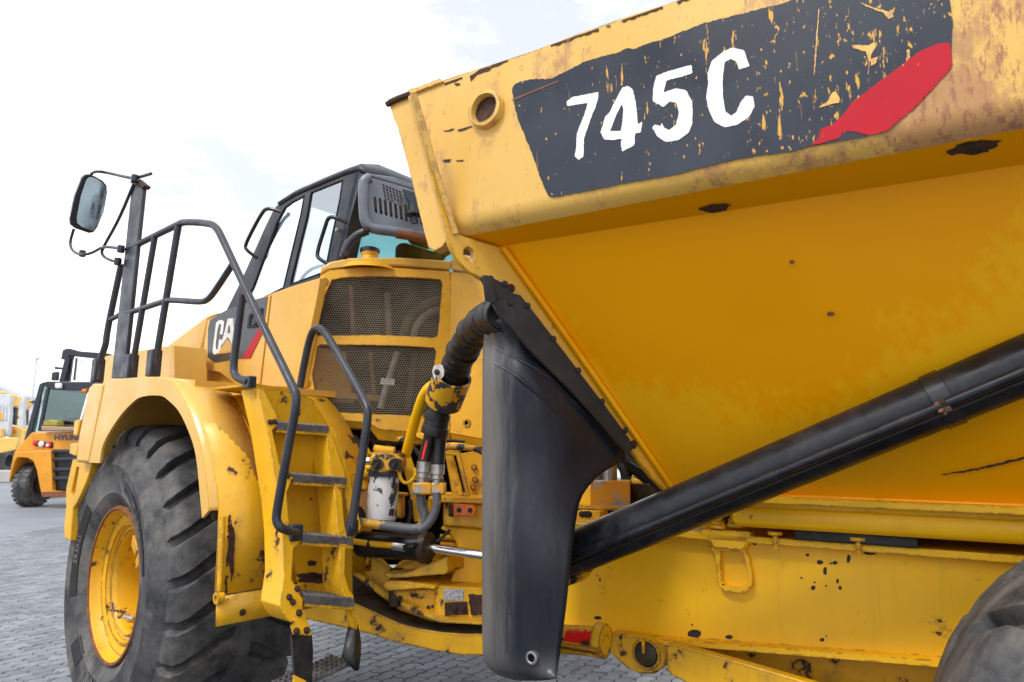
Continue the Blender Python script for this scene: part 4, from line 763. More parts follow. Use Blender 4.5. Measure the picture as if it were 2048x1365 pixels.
def hexmesh(poly, name):
    uv = gd; P = [GP(x, y, .018) for x, y in poly]; o = P[0]; q = [((p-o).dot(uv), (p-o).z) for p in P]
    def inside(x, y):
        c = False
        for (x0, y0), (x1, y1) in zip(q, q[1:]+q[:1]):
            if (y0 > y) != (y1 > y) and x < (x1-x0)*(y-y0)/(y1-y0)+x0: c = not c
        return c
    pit = .0150; rw = pit*.866; b = MB(); xs = [a for a, _ in q]; ys = [c for _, c in q]; j = 0; y = min(ys)
    R1 = pit/math.sqrt(3); R2 = R1*.80
    hx_ = [(math.sin(i*math.pi/3), math.cos(i*math.pi/3)) for i in range(6)]
    while y < max(ys):
        x = min(xs)+(pit/2 if j % 2 else 0)
        while x < max(xs):
            if inside(x, y) or inside(x+pit*.6, y) or inside(x-pit*.6, y) or inside(x, y+pit*.6) or inside(x, y-pit*.6):
                vs = [o+uv*(x+c*R1)+UZ*(y+s*R1) for c, s in hx_]+[o+uv*(x+c*R2)+UZ*(y+s*R2) for c, s in hx_]+[o+uv*(x+c*R2)+UZ*(y+s*R2)+GP.n*.003 for c, s in hx_]
                b.add(vs, [(i, (i+1) % 6, 6+(i+1) % 6, 6+i) for i in range(6)]+[(6+i, 6+(i+1) % 6, 12+(i+1) % 6, 12+i) for i in range(6)])
            x += pit
        y += rw; j += 1
    me = bpy.data.meshes.new(name); c = sum(b.v, V())/len(b.v); me.from_pydata([p-c for p in b.v], [], b.f); me.materials.append(m_mesh); return place(name, me, c, house, kind='stuff')
hexmesh(mesh1, 'perforated_panel'); hexmesh(mesh2, 'perforated_panel')
b = MB(); b.slab(GP, [(630, 530), (900, 530), (880, 840), (660, 834), (625, 790)], .35, off=.24); b.build('radiator_core', m_dark, truck)
for k, (pts, r, m) in enumerate([([(800, 690), (815, 630), (850, 600), (890, 590)], .022, m_grime), ([(825, 680), (835, 640), (860, 618), (890, 610)], .02, m_mesh), ([(700, 565), (705, 672)], .012, m_rustred), ([(775, 580), (778, 670)], .02, m_mesh), ([(760, 815), (775, 760), (795, 700)], .02, m_fit), ([(740, 700), (748, 790)], .012, m_rustred), ([(830, 700), (815, 820)], .018, m_grime)]):
    b = MB(); b.tube(chaikin([GP(x, y, .10) for x, y in pts]), r, 10); b.build('coolant_hose', m, truck)
b = MB(); b.slab(GP, [(762, 753), (790, 756), (788, 769), (760, 766)], .01, off=.08); b.build('fan_bracket', m_lensw, truck)
# coolant cap on top
p = GP(738, 512, .12); b = MB(); b.lathe([(.20, -.06), (.16, -.02), (.06, .0), (.05, .05), (.055, .06), (.055, .075), (0, .078)], p-UZ*.02, UZ, 28); b.build('filler_neck', m_yel, truck); b = MB(); b.lathe([(0, .0), (.062, 0), (.062, .022), (.045, .03), (0, .032)], p+UZ*.055, UZ, 20); b.build('filler_cap', m_blk, truck)
p = HPn(912, 520, .1); b = MB(); b.lathe([(.06, -.05), (.06, .03), (.05, .045), (0, .05)], p, UZ, 20); b.build('breather_cap', m_yel, truck)
# cab
CD = F.D(2.50); CN = F.n*1.52
g1 = [(482, 622), (506, 575), (532, 500), (556, 440), (570, 414), (585, 403), (609, 391), (602, 430), (584, 510), (567, 577), (530, 595)]
g2 = [(622, 384), (686, 359), (680, 400), (664, 480), (650, 545), (580, 570), (594, 510), (612, 435)]
outer = [(452, 622), (485, 555), (530, 455), (548, 418), (560, 405), (590, 386), (640, 364), (694, 342), (718, 334), (735, 344), (722, 362), (700, 440), (684, 520), (670, 560), (600, 590), (500, 640), (455, 640)]
b = MB(); b.slab(CD, outer, .03, holes=[g1, g2]); cab = b.build('cab', m_grey, truck, bevel=.01)
b = MB(); s_ = MB(); s_.slab(CD, outer, .07, holes=[g1, g2]); b.add([v+CN for v in s_.v], s_.f); b.build('cab_far_frame', m_grey, cab)
b = MB(); b.slab(CD, g1, 0, off=.006); w1 = b.build('cab_window', m_glass, cab, smooth=0); b = MB(); b.slab(CD, g2, 0, off=.006); w2 = b.build('cab_window', m_glass, cab, smooth=0)
def outline_seal(pts, w, name, par, pl, off, mat):
    cx = sum(x for x, _ in pts)/len(pts); cy = sum(y for _, y in pts)/len(pts); ins = []
    for x, y in pts:
        L = math.hypot(x-cx, y-cy); ins.append((x+(cx-x)*w/L, y+(cy-y)*w/L))
    b = MB(); b.slab(pl, pts, .02, holes=[ins], off=off); return b.build(name, mat, par)
outline_seal(g1, 2.2, 'window_seal', cab, CD, -.004, m_seal); outline_seal(g2, 2.2, 'window_seal', cab, CD, -.004, m_seal)
for g in (g1, g2):
    b = MB(); s_ = MB(); s_.slab(CD, g, 0, off=.04); b.add([v+CN for v in s_.v], s_.f); b.build('far_window', m_glass, cab, smooth=0)
roof_px = [(560, 405), (590, 386), (640, 364), (694, 342), (718, 334)]
b = MB(); rows = []
for x, y in roof_px:
    p = CD(x, y, 0); rows.append([p-F.n*.01-UZ*.02, p+F.n*.02+UZ*.012, p+F.n*.15+UZ*.05, p+CN-F.n*.1+UZ*.05, p+CN+F.n*.06+UZ*.01])
e = CD(735, 344, 0); rows.append([e-F.n*.01-UZ*.02, e+F.n*.02-UZ*.01, e+F.n*.15+UZ*.01, e+CN-F.n*.1+UZ*.01, e+CN]); b.grid(rows); b.build('cab_roof', m_grey, cab, smooth=50, solid=.03)
# rear of the cab
ra = CD(720, 345).dot(F.u); rb_ = CD(682, 520).dot(F.u)
RW = Pl(CD(720, 345), (CD(720, 345)-CD(682, 520)).cross(F.n))
zt_ = CD(720, 345).z; zb_ = CD(682, 520).z
def rw(t, d): p = CD(720, 345).lerp(CD(682, 520), t); return p+F.n*(d-2.5)
b = MB(); b.loops([[rw(-.02, 2.5), rw(-.02, 4.09), rw(1.05, 4.09), rw(1.05, 2.5)], [rw(.10, 2.62), rw(.10, 3.97), rw(.97, 3.97), rw(.97, 2.62)]], F.u*.06); b.build('cab_rear_frame', m_grey, cab, bevel=.01)
b = MB(); b.add([rw(.10, 2.62)+F.u*.03, rw(.10, 3.97)+F.u*.03, rw(.97, 3.97)+F.u*.03, rw(.97, 2.62)+F.u*.03], [(0, 1, 2, 3)]); b.build('rear_window', m_rglass, cab, smooth=0)
b = MB(); b.fbox(F, rb_+.5, rb_+.95, 3.35, 3.8, 2.5, 2.75); b.fbox(F, rb_+.42, rb_+.55, 3.37, 3.78, 2.7, 3.2); b.fbox(F, rb_+.40, rb_+.5, 3.45, 3.7, 3.2, 3.38); seat = b.build('operator_seat', m_cloth, truck, bevel=.05, seg=3)
b = MB(); cc = F.w(rb_+1.35, 3.27, 2.95); b.tube([cc+(F.n*math.cos(t)+(UZ*.8-F.u*.6)*math.sin(t))*.2 for t in [i*math.pi/12 for i in range(25)]], .014, 8); b.tube([cc, cc+F.u*.12-UZ*.4], .03, 8); b.build('steering_wheel', m_blk, truck)
b = MB(); b.fbox(F, rb_+1.5, rb_+1.8, 2.7, 3.95, 2.3, 2.75); b.build('dashboard', m_seal, truck, bevel=.04)
b = MB(); b.fbox(F, rb_-.1, rb_+1.9, 2.52, 4.05, 2.22, 2.30); b.build('cab_floor', m_grey, truck)
# guard behind the rear window
GG = Pl(F.w(rb_-.12, 2.5, 2.6)+F.u*.0, (CD(720, 345)-CD(682, 520)).cross(F.n)); GG = Pl(CD(735, 345)-GP.n*.28, GP.n+F.u*.35)
slots = [[(x-3.2, y), (x-1.5, y-3), (x+1.8, y-2), (x+3.6, y+2), (x+5.6, y+h-2), (x+4, y+h+1), (x+1, y+h), (x-.8, y+h-3)] for x, y, h in [(750+10.2*i, 396+2.6*i, 30+.2*i) for i in range(10)]]
grd = [[(764+6.6*i+1.1*j, 368+2.6*i+6.5*j), (769+6.6*i+1.1*j, 370+2.6*i+6.5*j), (770+6.6*i+1.1*j, 375+2.6*i+6.5*j), (765+6.6*i+1.1*j, 373+2.6*i+6.5*j)] for i in range(6) for j in range(5)]
b = MB(); b.slab(GG, [(727, 372), (731, 360), (740, 355), (780, 366), (900, 402), (915, 480), (850, 472), (790, 464), (745, 458), (733, 448), (728, 425)], .012, holes=slots+grd); guard = b.build('rear_guard', m_guard, truck)
b = MB(); gp_ = [(740, 356), (731, 361), (727, 374), (728, 425), (734, 448), (748, 458), (790, 464), (850, 474), (915, 484)]; b.tube(spline([GG(x, y, 0) for x, y in gp_], 4), .030, 14); b.build('guard_frame', m_guard, guard)
b = MB(); b.tube([GG(793, 467, -.002), GG(850, 476, -.002), GG(914, 486, -.002)], .031, 14); b.build('guard_rust_band', m_rustred, guard)
b = MB(); b.slab(GG, [(740, 353), (736, 346), (780, 352), (900, 390), (900, 403), (780, 366)], .5); b.build('cab_rear_roof_edge', m_guard, cab, bevel=.012)
b = MB(); b.slab(GG, [(802, 384), (830, 392), (838, 440), (828, 438)], .02, off=-.05); b.build('lamp_bracket', m_grey, guard, bevel=.003)
p = GG(823, 432, -.07); b = MB(); b.lathe([(0, .05), (.035, .045), (.04, .0), (.05, -.005), (.05, -.02), (0, -.025)], p, UZ, 20); b.tube([p-UZ*.02, p-UZ*.07], .014, 10); b.build('work_lamp', m_blk, guard)
b = MB(); b.tube(chaikin([GG(736, 462, .0), GG(715, 468, .02), GG(695, 487, .05), GG(688, 512, .05)]), .024, 12); b.build('guard_arm', m_tub, guard); 
for x, y in ((731, 463), (689, 513)): bolt(guard, GG(x, y, -.03), -GG.n, .014, m_rust)
# grab handles on the cab
HN = F.D(2.42)
def grab(pts): b = MB(); b.tube(chaikin([HN(x, y, .06 if e else 0) for x, y, e in pts]), .013, 10); return b.build('grab_handle', m_blk, cab)
grab([(678, 441, 1), (668, 434, 0), (656, 436, 0), (650, 455, 0), (634, 505, 0), (636, 518, 0), (652, 530, 1)])
grab([(548, 420, 1), (536, 416, 0), (524, 425, 0), (490, 490, 0), (492, 500, 0), (499, 513, 1)])
b = MB(); b.lathe([(0, -.015), (.012, -.012), (.014, 0)], HN(657, 455, .07), F.n, 12); b.build('window_knob', m_fit, cab)
# ================================================================== HITCH, HOSES, MACHINERY BETWEEN THE TWO HALVES
def ys(y, pts, th, name, mat, par=None, holes=(), bevel=.005, off=0, smooth=32):
    b = MB(); b.slab(Yp(y), pts, th, holes=holes, off=off); return b.build(name, mat, par or truck, bevel=bevel, smooth=smooth)
def yt(pts, y, r, name, mat, par=None, seg=12, n=2):
    P = [Yp(q[2] if len(q) > 2 else y)(q[0], q[1]) for q in pts]; b = MB(); b.tube(chaikin(P, n), r, seg); return b.build(name, mat, par or truck)
ys(4.75, [(560, 800), (1020, 860), (1100, 1010), (1100, 1130), (560, 1130)], .9, 'engine_bay_backdrop', m_dark, bevel=0)  # dark backdrop slab, the shade of the void is in its colour
ys(4.1, [(682, 905), (735, 905), (737, 965), (690, 975)], .2, 'transmission_housing', m_cast, bevel=.02); b = MB(); b.ring(Yp(4.08)(698, 930), V((0, 1, 0)), .05, .025, .03); b.build('port_ring', m_cast, truck)
yt([(690, 905), (695, 880), (712, 872), (722, 900)], 4.15, .018, 'hard_line', m_grime); yt([(725, 870), (735, 905), (760, 925)], 4.15, .012, 'hard_line', m_cast); yt([(795, 880), (830, 868), (870, 880), (885, 920)], 4.15, .02, 'hard_line', m_cast); yt([(740, 880), (790, 890), (815, 875)], 4.2, .014, 'hard_line', m_grime); yt([(880, 895), (920, 886), (945, 900)], 4.1, .012, 'hard_line', m_frame)
for i_, (pts, yy, r, m) in enumerate([([(672, 890), (700, 872), (740, 880), (760, 905)], 4.3, .012, m_hose), ([(680, 920), (720, 945), (742, 975)], 4.0, .010, m_hose), ([(745, 870), (752, 900), (740, 940)], 4.2, .014, m_grime), ([(800, 880), (835, 900), (850, 940), (845, 985)], 3.95, .014, m_hose), ([(815, 868), (850, 878), (872, 905)], 4.05, .011, m_cast), ([(690, 990), (720, 1000), (760, 1008), (800, 1004)], 4.0, .02, m_grime), ([(700, 1012), (740, 1020), (800, 1022)], 3.9, .014, m_cast), ([(880, 898), (910, 893), (950, 897), (966, 905)], 3.6, .016, m_clamp), ([(860, 885), (885, 880), (930, 884)], 3.75, .009, m_hose), ([(672, 955), (690, 980), (720, 985)], 4.05, .012, m_cast), ([(900, 1060), (880, 1080), (862, 1090)], 3.6, .008, m_hose), ([(820, 1000), (822, 1030), (815, 1050)], 3.6, .012, m_hose)]): yt(pts, yy, r, 'hydraulic_line', m)
ys(4.05, [(684, 935), (735, 938), (735, 962), (684, 960)], .12, 'manifold_block', m_clamp, bevel=.01)
for x_, y_ in ((692, 947), (708, 948), (724, 949)): bolt(truck, Yp(4.04)(x_, y_), V((0, -1, 0)), .016, m_grime)
# battery of ribs and shelf above the hitch
ys(3.75, [(890, 908), (906, 908), (928, 992), (905, 996)], .02, 'hitch_rib', m_cast, bevel=.004); ys(3.9, [(918, 908), (967, 900), (985, 998), (935, 998)], .05, 'hitch_back_plate', m_cast); ys(3.7, [(884, 900), (920, 902), (940, 992), (932, 994), (912, 912), (888, 910)], .02, 'hitch_rib', m_cast, bevel=.004)
for x, y in ((948, 935), (950, 960), (946, 975)): bolt(truck, Yp(3.89)(x, y), V((0, -1, 0)), .013, m_cast)
ys(3.62, [(856, 994), (990, 998), (990, 1010), (858, 1005)], .45, 'hitch_shelf', m_cast); ys(3.66, [(886, 1006), (990, 1010), (990, 1060), (886, 1052)], .3, 'hitch_crossmember', m_cast, bevel=.008)
ys(3.62, [(897, 1010), (906, 1009), (906, 1035), (897, 1033)], .02, 'light_bracket', m_rust, bevel=.003); am = ys(3.58, [(906, 1008), (948, 1011), (952, 1018), (950, 1034), (906, 1031)], .035, 'side_marker_light', m_orange, bevel=.008)
for x in (918, 940): b = MB(); b.lathe([(0, -.004), (.012, -.004), (.014, .01)], Yp(3.578)(x, 1021), V((0, 1, 0)), 14); b.build('lens_screw', m_bare, am)
ys(3.70, [(886, 1052), (990, 1060), (990, 1192), (893, 1184), (905, 1150), (917, 1120), (912, 1085), (897, 1066), (880, 1058)], .5, 'hitch_column', m_frame, bevel=.01)
for k in range(5): yt([(880, 1075+14*k), (915, 1078+14*k)], 3.95, .018, 'bellows_fold', m_cast, n=0)
# steering cylinder
A_, B_ = Yp(3.72)(690, 1086), Yp(3.55)(858, 1096); ax = (B_-A_)
b = MB(); b.tube([A_-ax*.3, B_], .066, 32); b.build('steering_cylinder', m_blk, truck); axn = ax.normalized()
b = MB(); b.lathe([(.066, -.035), (.078, -.035), (.078, 0), (.05, .008), (.022, .008)], B_, axn, 32); gl_ = b.build('cylinder_gland', m_grime, truck)
for k in range(10):
    a = k*math.pi/5; x, y, z = basis(axn); bolt(gl_, B_+(x*math.cos(a)+y*math.sin(a))*.062+axn*.004, axn, .007, m_rust)
C_e = Yp(3.40)(1010, 1117); b = MB(); b.tube([B_, C_e], .0225, 24); b.build('steering_rod', m_chrome, truck)
yt([(690, 1080, 3.6), (740, 1088, 3.58), (792, 1092, 3.52)], 3.6, .015, 'hard_line', m_frame); yt([(735, 1087.5, 3.579), (742, 1088.5, 3.578)], 3.6, .019, 'line_band', m_blk, n=0); yt([(786, 1092, 3.52), (812, 1096, 3.50)], 3.5, .02, 'line_fitting', m_fit, n=0, seg=6); yt([(808, 1096, 3.50), (824, 1093, 3.48), (832, 1090, 3.5)], 3.5, .016, 'line_fitting', m_blk)
# pin ears and lower hitch box
def ear(zpx, pts, th, y): return ys(y, pts, th, 'hitch_ear', m_cast, bevel=.006)
E1 = [(768, 1145), (783, 1138), (815, 1124), (845, 1117), (870, 1120), (896, 1108), (896, 1146), (887, 1149), (840, 1153), (808, 1156), (780, 1157), (769, 1153)]
b = MB(); zt1 = Yp(3.6)(768, 1146).z
up_ = [Zp(zt1)(x, y) for x, y in [(768, 1149), (772, 1143), (786, 1139), (806, 1141), (824, 1135), (846, 1129), (870, 1122), (900, 1112), (900, 1133), (860, 1132), (820, 1148), (800, 1154), (778, 1154)]]
b = MB(); b.loops([[Yp(3.55)(x, y) for x, y in [(768, 1145), (784, 1147), (806, 1147), (824, 1142), (840, 1133), (862, 1126), (882, 1118), (896, 1110), (896, 1144), (888, 1149), (850, 1152), (808, 1156), (780, 1157), (770, 1153)]]], V((.12, .26, 0))); b.build('hitch_ear', m_cast, truck, bevel=.012, seg=3)
ys(3.70, [(780, 1143), (815, 1125), (845, 1118), (880, 1120), (880, 1150), (800, 1152)], .3, 'hitch_ear_web', m_cast)
b = MB(); b.lathe([(0, .02), (.035, .02), (.035, -.16), (0, -.16)], Yp(3.66)(793, 1146), UZ, 20); b.build('hitch_pin', m_grime, truck); bolt(truck, Yp(3.64)(791, 1144), UZ, .016, m_rust)
b = MB(); b.loops([[Yp(3.54)(x, y) for x, y in [(765, 1165), (775, 1162), (810, 1164), (872, 1172), (872, 1180), (848, 1178), (800, 1182), (775, 1183), (766, 1178)]]], V((.10, .28, 0))); b.build('hitch_ear', m_cast, truck, bevel=.012, seg=3)
ys(3.56, [(872, 1172), (990, 1178), (990, 1240), (876, 1234), (868, 1228), (870, 1182)], .5, 'hitch_box', m_cast, bevel=.008)
ys(3.60, [(785, 1182), (872, 1178), (870, 1232), (840, 1222), (800, 1204)], .4, 'hitch_box_side', m_cast, bevel=.006)
ys(3.53, [(866, 1228), (885, 1236), (990, 1240), (990, 1252), (878, 1246), (820, 1224), (800, 1210), (802, 1204), (830, 1216)], .06, 'hitch_bottom_flange', m_cast, bevel=.004)
ys(3.555, [(888, 1179), (927, 1179), (926, 1202), (887, 1201)], .006, 'data_plate', m_tag, bevel=0); ys(3.552, [(889, 1206), (934, 1204), (936, 1230), (890, 1232)], .01, 'rusted_pad', m_rust, bevel=.002)
ys(3.551, jag([(936, 1190), (990, 1188), (990, 1232), (942, 1230)], 2, 8), .004, 'rust_patch', m_rust, bevel=0)
for x, y in ((909, 1217), (926, 1216)): bolt(truck, Yp(3.55)(x, y), V((0, -1, 0)), .012, m_rust)
for x, y, r in ((857, 1215, .01), (865, 1213, .008), (800, 1197, .014)): b = MB(); b.lathe([(0, -.002), (r, -.002)], Yp(3.595)(x, y), V((0, 1, 0)), 12); b.build('weld_hole', m_bare, truck)
ys(3.75, [(690, 1100), (738, 1104), (762, 1124), (800, 1160), (800, 1206), (775, 1190), (720, 1148), (690, 1130)], .08, 'front_frame_arm', m_cast); ys(3.70, [(690, 1128), (715, 1143), (770, 1182), (806, 1208), (880, 1240), (880, 1250), (800, 1222), (760, 1192), (712, 1155), (690, 1142)], .12, 'front_frame_flange', m_cast, bevel=.006)
yt([(735, 1108), (736, 1122), (728, 1132), (720, 1136)], 3.70, .012, 'weld_ring', m_cast)
ys(3.95, [(560, 1100), (700, 1110), (800, 1200), (990, 1240), (990, 1290), (800, 1270), (560, 1215)], .1, 'front_frame_web', m_grime)
ys(3.55, [(560, 1180), (690, 1203), (716, 1210), (760, 1230), (800, 1248), (836, 1258), (880, 1265), (930, 1269), (1000, 1268), (1000, 1311), (922, 1311), (860, 1300), (800, 1287), (716, 1262), (640, 1245), (560, 1228)], .05, 'front_frame_rail', m_cast, bevel=.006)
b = MB(); P = [Yp(3.56)(x, y) for x, y in [(690, 1205), (716, 1211), (760, 1231), (800, 1249), (836, 1259), (880, 1266), (930, 1270), (1000, 1269)]]; b.grid([[p, p+V((.02, .42, .02))] for p in P]); b.build('front_frame_top', m_grime, truck, solid=.01)
# fuel filter
fy = 3.52; fc = Yp(fy)(769, 948); fb = Yp(fy)(762, 1044); b = MB(); fx = fb-fc; L = fx.length; b.lathe([(0, 0), (.072, .0), (.076, .01), (.076, L*.93), (.066, L*.99), (0, L)], fc, fx, 32); filt = b.build('filter_canister', m_filter, truck)
b = MB(); b.lathe([(0, -.012), (.086, -.012), (.088, .0), (.084, .022), (.06, .022)], Yp(fy)(770, 944), fx, 32); b.build('filter_collar', m_tub, truck)
ys(fy-.09, [(738, 914), (747, 908), (796, 911), (803, 918), (800, 945), (782, 941), (770, 946), (742, 943)], .19, 'filter_head', m_clamp, bevel=.012); ys(fy-.07, [(744, 905), (800, 908), (800, 914), (744, 911)], .16, 'filter_head_plate', m_cast, bevel=.003)
for x, y in ((754, 929), (789, 929)): b = MB(); b.tube([Yp(fy-.1)(x, y), Yp(fy-.06)(x, y)], .02, 12); b.ring(Yp(fy-.105)(x, y), V((0, 1, 0)), .03, .018, .02, 16); b.tube([Yp(fy-.11)(x-4, y+7), Yp(fy-.11)(x+3, y-4)], .007, 6); b.build('filter_port', m_bare, truck)
yt([(728, 922), (740, 922)], fy-.02, .02, 'filter_plug', m_fit, n=0, seg=6); yt([(730, 935), (742, 936)], fy-.02, .016, 'filter_plug', m_frame, n=0); yt([(748, 898), (768, 901), (790, 903)], fy, .022, 'filter_handle', m_cast)
ys(fy+.02, [(768, 902), (770, 893), (776, 889), (783, 893), (786, 901), (800, 902), (812, 912), (806, 914), (766, 906)], .012, 'lifting_eye', m_rust, holes=[[(774, 899), (775, 895), (779, 895), (780, 899)]], bevel=.002)
yt([(797, 935), (798, 950), (806, 966), (818, 966), (830, 955), (832, 943), (826, 936)], fy-.05, .009, 'breather_tube', m_frame); yt([(733, 940), (728, 952), (732, 953), (735, 944)], fy-.05, .006, 'breather_tube', m_frame)
yt([(735, 948), (722, 950), (715, 955)], 3.7, .03, 'bracket_arm', m_cast); ys(3.68, [(700, 960), (716, 946), (735, 970), (735, 982), (700, 975)], .05, 'filter_bracket', m_cast)
ys(3.66, [(800, 912), (820, 911), (836, 960), (845, 1045), (828, 1045), (818, 985)], .03, 'hose_bracket', m_frame, bevel=.006); ys(3.72, [(790, 990), (806, 990), (806, 1038), (788, 1036)], .08, 'solenoid_valve', m_cast, bevel=.012); ys(3.70, [(788, 986), (812, 988), (812, 994), (788, 992)], .1, 'valve_cap', m_cast)
# hard pipes under the filter
yt([(700, 1040), (722, 1046), (780, 1053), (826, 1059), (842, 1055), (849, 1040), (849, 1025), (843, 1015), (842, 990)], 3.42, .023, 'hydraulic_pipe', m_pipe, seg=16); yt([(838, 1060), (856, 1050), (870, 1026), (874, 1005), (874, 985)], 3.38, .021, 'hydraulic_pipe', m_pipe, seg=16); yt([(846, 1058), (858, 1040), (860, 1020), (858, 1000)], 3.46, .018, 'hydraulic_pipe', m_frame)
b = MB(); pa = Yp(3.6)(704, 1036); b.tube([pa-V((.1, -.3, .0)), pa], .07, 20); b.build('pipe_end_sleeve', m_hose, truck)
for x, y, r in ((846, 977, .052), (874, 977, .046)):
    p = Yp(3.40)(x, y); b = MB(); b.box(p, V((r*.95, 0, 0)), V((0, r*.7, 0)), UZ*.030); b.build('flange_coupling', m_block, truck, bevel=.010)
    for dx in (-.7, .7): bolt(truck, p+V((r*dx, -r*.5, .032)), UZ, .008, m_rust)
for (x0, y0, x1, y1, y_) in ((848, 922, 844, 968, 3.40), (876, 928, 874, 970, 3.39), (860, 940, 858, 975, 3.48)):
    a, c = Yp(y_)(x0, y0), Yp(y_)(x1, y1); b = MB(); ax = (c-a); L = ax.length; b.lathe([(.020, 0), (.034, .004), (.034, L*.48), (.027, L*.52), (.027, L*.62), (.030, L*.64), (.030, L*.72), (.024, L*.76), (.024, L)], a, ax, 20); b.build('hose_fitting', m_fit, truck)
yt([(884, 770, 3.3), (874, 830, 3.36), (858, 880, 3.40), (848, 926, 3.40)], 3.4, .032, 'hydraulic_hose', m_hose, seg=16); yt([(896, 770, 3.3), (886, 830, 3.36), (880, 880, 3.39), (876, 930, 3.39)], 3.4, .031, 'hydraulic_hose', m_hose, seg=16); yt([(890, 770, 3.38), (876, 850, 3.46), (864, 900, 3.48), (860, 945, 3.48)], 3.4, .02, 'hydraulic_hose', m_hose)
yt([(857, 872, 3.372), (850, 900, 3.369), (845.5, 920, 3.369)], 3.37, .007, 'hose_stripe', m_redraw)
yt([(872, 818, 3.33), (869, 835, 3.33)], 3.33, .008, 'hose_stripe', m_redraw, n=0)
for k, (x, y, r) in enumerate([(877, 820, .058), (874, 834, .064), (872, 848, .060), (870, 862, .066)]):
    p = Yp(3.37)(x, y); t = V((-.28, .1, -1)).normalized(); b = MB(); b.lathe([(r*.8, -.026), (r, -.022), (r*1.03, .0), (r, .022), (r*.8, .026)], p, t, 24); o = b.build('tape_wrap', m_hose, truck)
# clamp ring and spiral guarded hoses
cpth = [(1004, 628, 2.55), (975, 640, 2.75), (948, 665, 2.95), (930, 695, 3.05), (914, 728, 3.15), (903, 760, 3.22), (893, 790, 3.28)]
CPt = spline([Yp(q[2])(q[0], q[1]) for q in cpth], 12)
b = MB(); b.tube(CPt[:-6], .058, 20); hosew = b.build('hose_bundle', m_hose, truck)
cum = 0; nxt = .0; last = CPt[0]; b = None; k = 0
for i in range(1, len(CPt)-10):
    cum += (CPt[i]-last).length; last = CPt[i]
    if cum >= nxt:
        t = (CPt[i+1]-CPt[i-1]).normalized(); tt = (t+V((.18*math.sin(k*2.1), .1, .22*math.cos(k*1.7)))).normalized(); rr = .064+.005*((k*7) % 3)/2
        b = MB(); b.lathe([(rr*.90, -.030), (rr*1.0, -.029), (rr*1.05, -.02), (rr*1.09, .026), (rr*1.04, .031), (rr*.92, .031)], CPt[i], tt, 28); b.build('spiral_guard_turn', m_hose, hosew, smooth=50); nxt += .052; k += 1
cl = Yp(3.22)(896, 778); ct = (Yp(3.15)(909, 742)-Yp(3.28)(884, 812)).normalized()
b = MB(); b.lathe([(.082, -.08), (.090, -.08), (.092, .08), (.080, .08), (.078, -.075), (.082, -.08)], cl, ct, 36); clampo = b.build('hose_clamp_ring', m_clamp, truck, smooth=40)
ys(3.12, [(864, 742), (868, 732), (880, 729), (890, 733), (888, 752), (880, 763), (868, 758)], .015, 'clamp_pad', plain('worn_white_pad', (.62, .58, .54), .6, vary=.3, scale=25), clampo, bevel=.003); bolt(clampo, Yp(3.115)(874, 745), V((0, -1, 0)), .010, m_bare)
for dx, dy, m in ((-6, 0, m_redraw), (0, 4, m_hose), (8, 2, m_hose)): yt([(905+dx, 745+dy, 3.17), (892+dx, 790+dy, 3.22), (886+dx, 815+dy, 3.28)], 3.2, .012 if m is m_redraw else .026, 'hydraulic_hose', m)
yt([(880, 766, 3.3), (862, 772, 3.3), (848, 788, 3.35), (838, 815, 3.4), (824, 862, 3.5), (812, 910, 3.6)], 3.4, .026, 'support_tube', m_frame, seg=16)
# valve block and lines behind the deflector
vb = MB(); o_ = R.D(3.35); c0 = o_(1222, 990); vb.box(c0, V((.53, -.1, 0)).normalized()*.10, V((.1, .53, 0)).normalized()*.10, UZ*.075); vb.build('valve_block', m_block, truck, bevel=.004)
b = MB(); b.slab(R.D(3.5), [(1198, 962), (1240, 963), (1240, 972), (1198, 970)], .12); b.build('valve_block_cap', m_clamp, truck, bevel=.004)
b = MB(); p = o_(1220, 955); b.tube([p-UZ*.05, p+UZ*.12], .038, 16); b.build('hydraulic_pipe', m_fit, truck); b = MB(); p = o_(1195, 962); b.tube(chaikin([p-UZ*.03, p+UZ*.06, p+UZ*.12-R.u*-.1]), .03, 14); b.build('hydraulic_pipe', m_pipe, truck)
b = MB(); b.slab(R.D(3.3), [(1150, 970), (1188, 974), (1192, 1012), (1150, 1010)], .2); b.build('control_box', m_frame, truck, bevel=.005); b = MB(); b.slab(R.D(3.2), [(1150, 1010), (1205, 1013), (1275, 1014), (1275, 1020), (1205, 1020), (1150, 1018)], .3); b.build('valve_shelf', m_cast, truck, bevel=.003)
b = MB(); b.slab(R.D(3.12), [(1150, 1022), (1200, 1023), (1200, 1040), (1150, 1040)], .1); vs_ = b.build('valve_support', m_frame, truck, bevel=.004)
for x in (1164, 1172, 1178): bolt(vs_, R.D(3.12)(x, 1029), -R.n, .012, m_bare)
b = MB(); b.slab(R.D(3.02), [(1150, 1040), (1215, 1044), (1215, 1050), (1150, 1048)], .3); b.build('frame_ledge', m_frame, truck, bevel=.003)
for pts, r, m in ([(1250, 965), (1290, 966), (1330, 968)], .035, m_frame), ([(1255, 988), (1280, 988), (1300, 994), (1320, 1010)], .04, m_frame), ([(1255, 968), (1252, 940), (1244, 930), (1240, 915)], .034, m_hose), ([(1255, 910), (1275, 935), (1298, 955), (1320, 985)], .05, m_hose):
    b = MB(); b.tube(chaikin([R.D(3.6)(x, y) for x, y in pts]), r, 14); b.build('hydraulic_line', m, truck)
b = MB(); b.slab(R.D(3.0), [(1248, 925), (1258, 924), (1300, 950), (1325, 975), (1322, 992), (1296, 966), (1258, 934)], .02); b.build('rubber_skirt', m_seal, truck); b = MB(); b.slab(R.D(3.55), [(1245, 952), (1258, 952), (1262, 980), (1238, 980)], .05); b.build('line_clip', m_seal, truck)
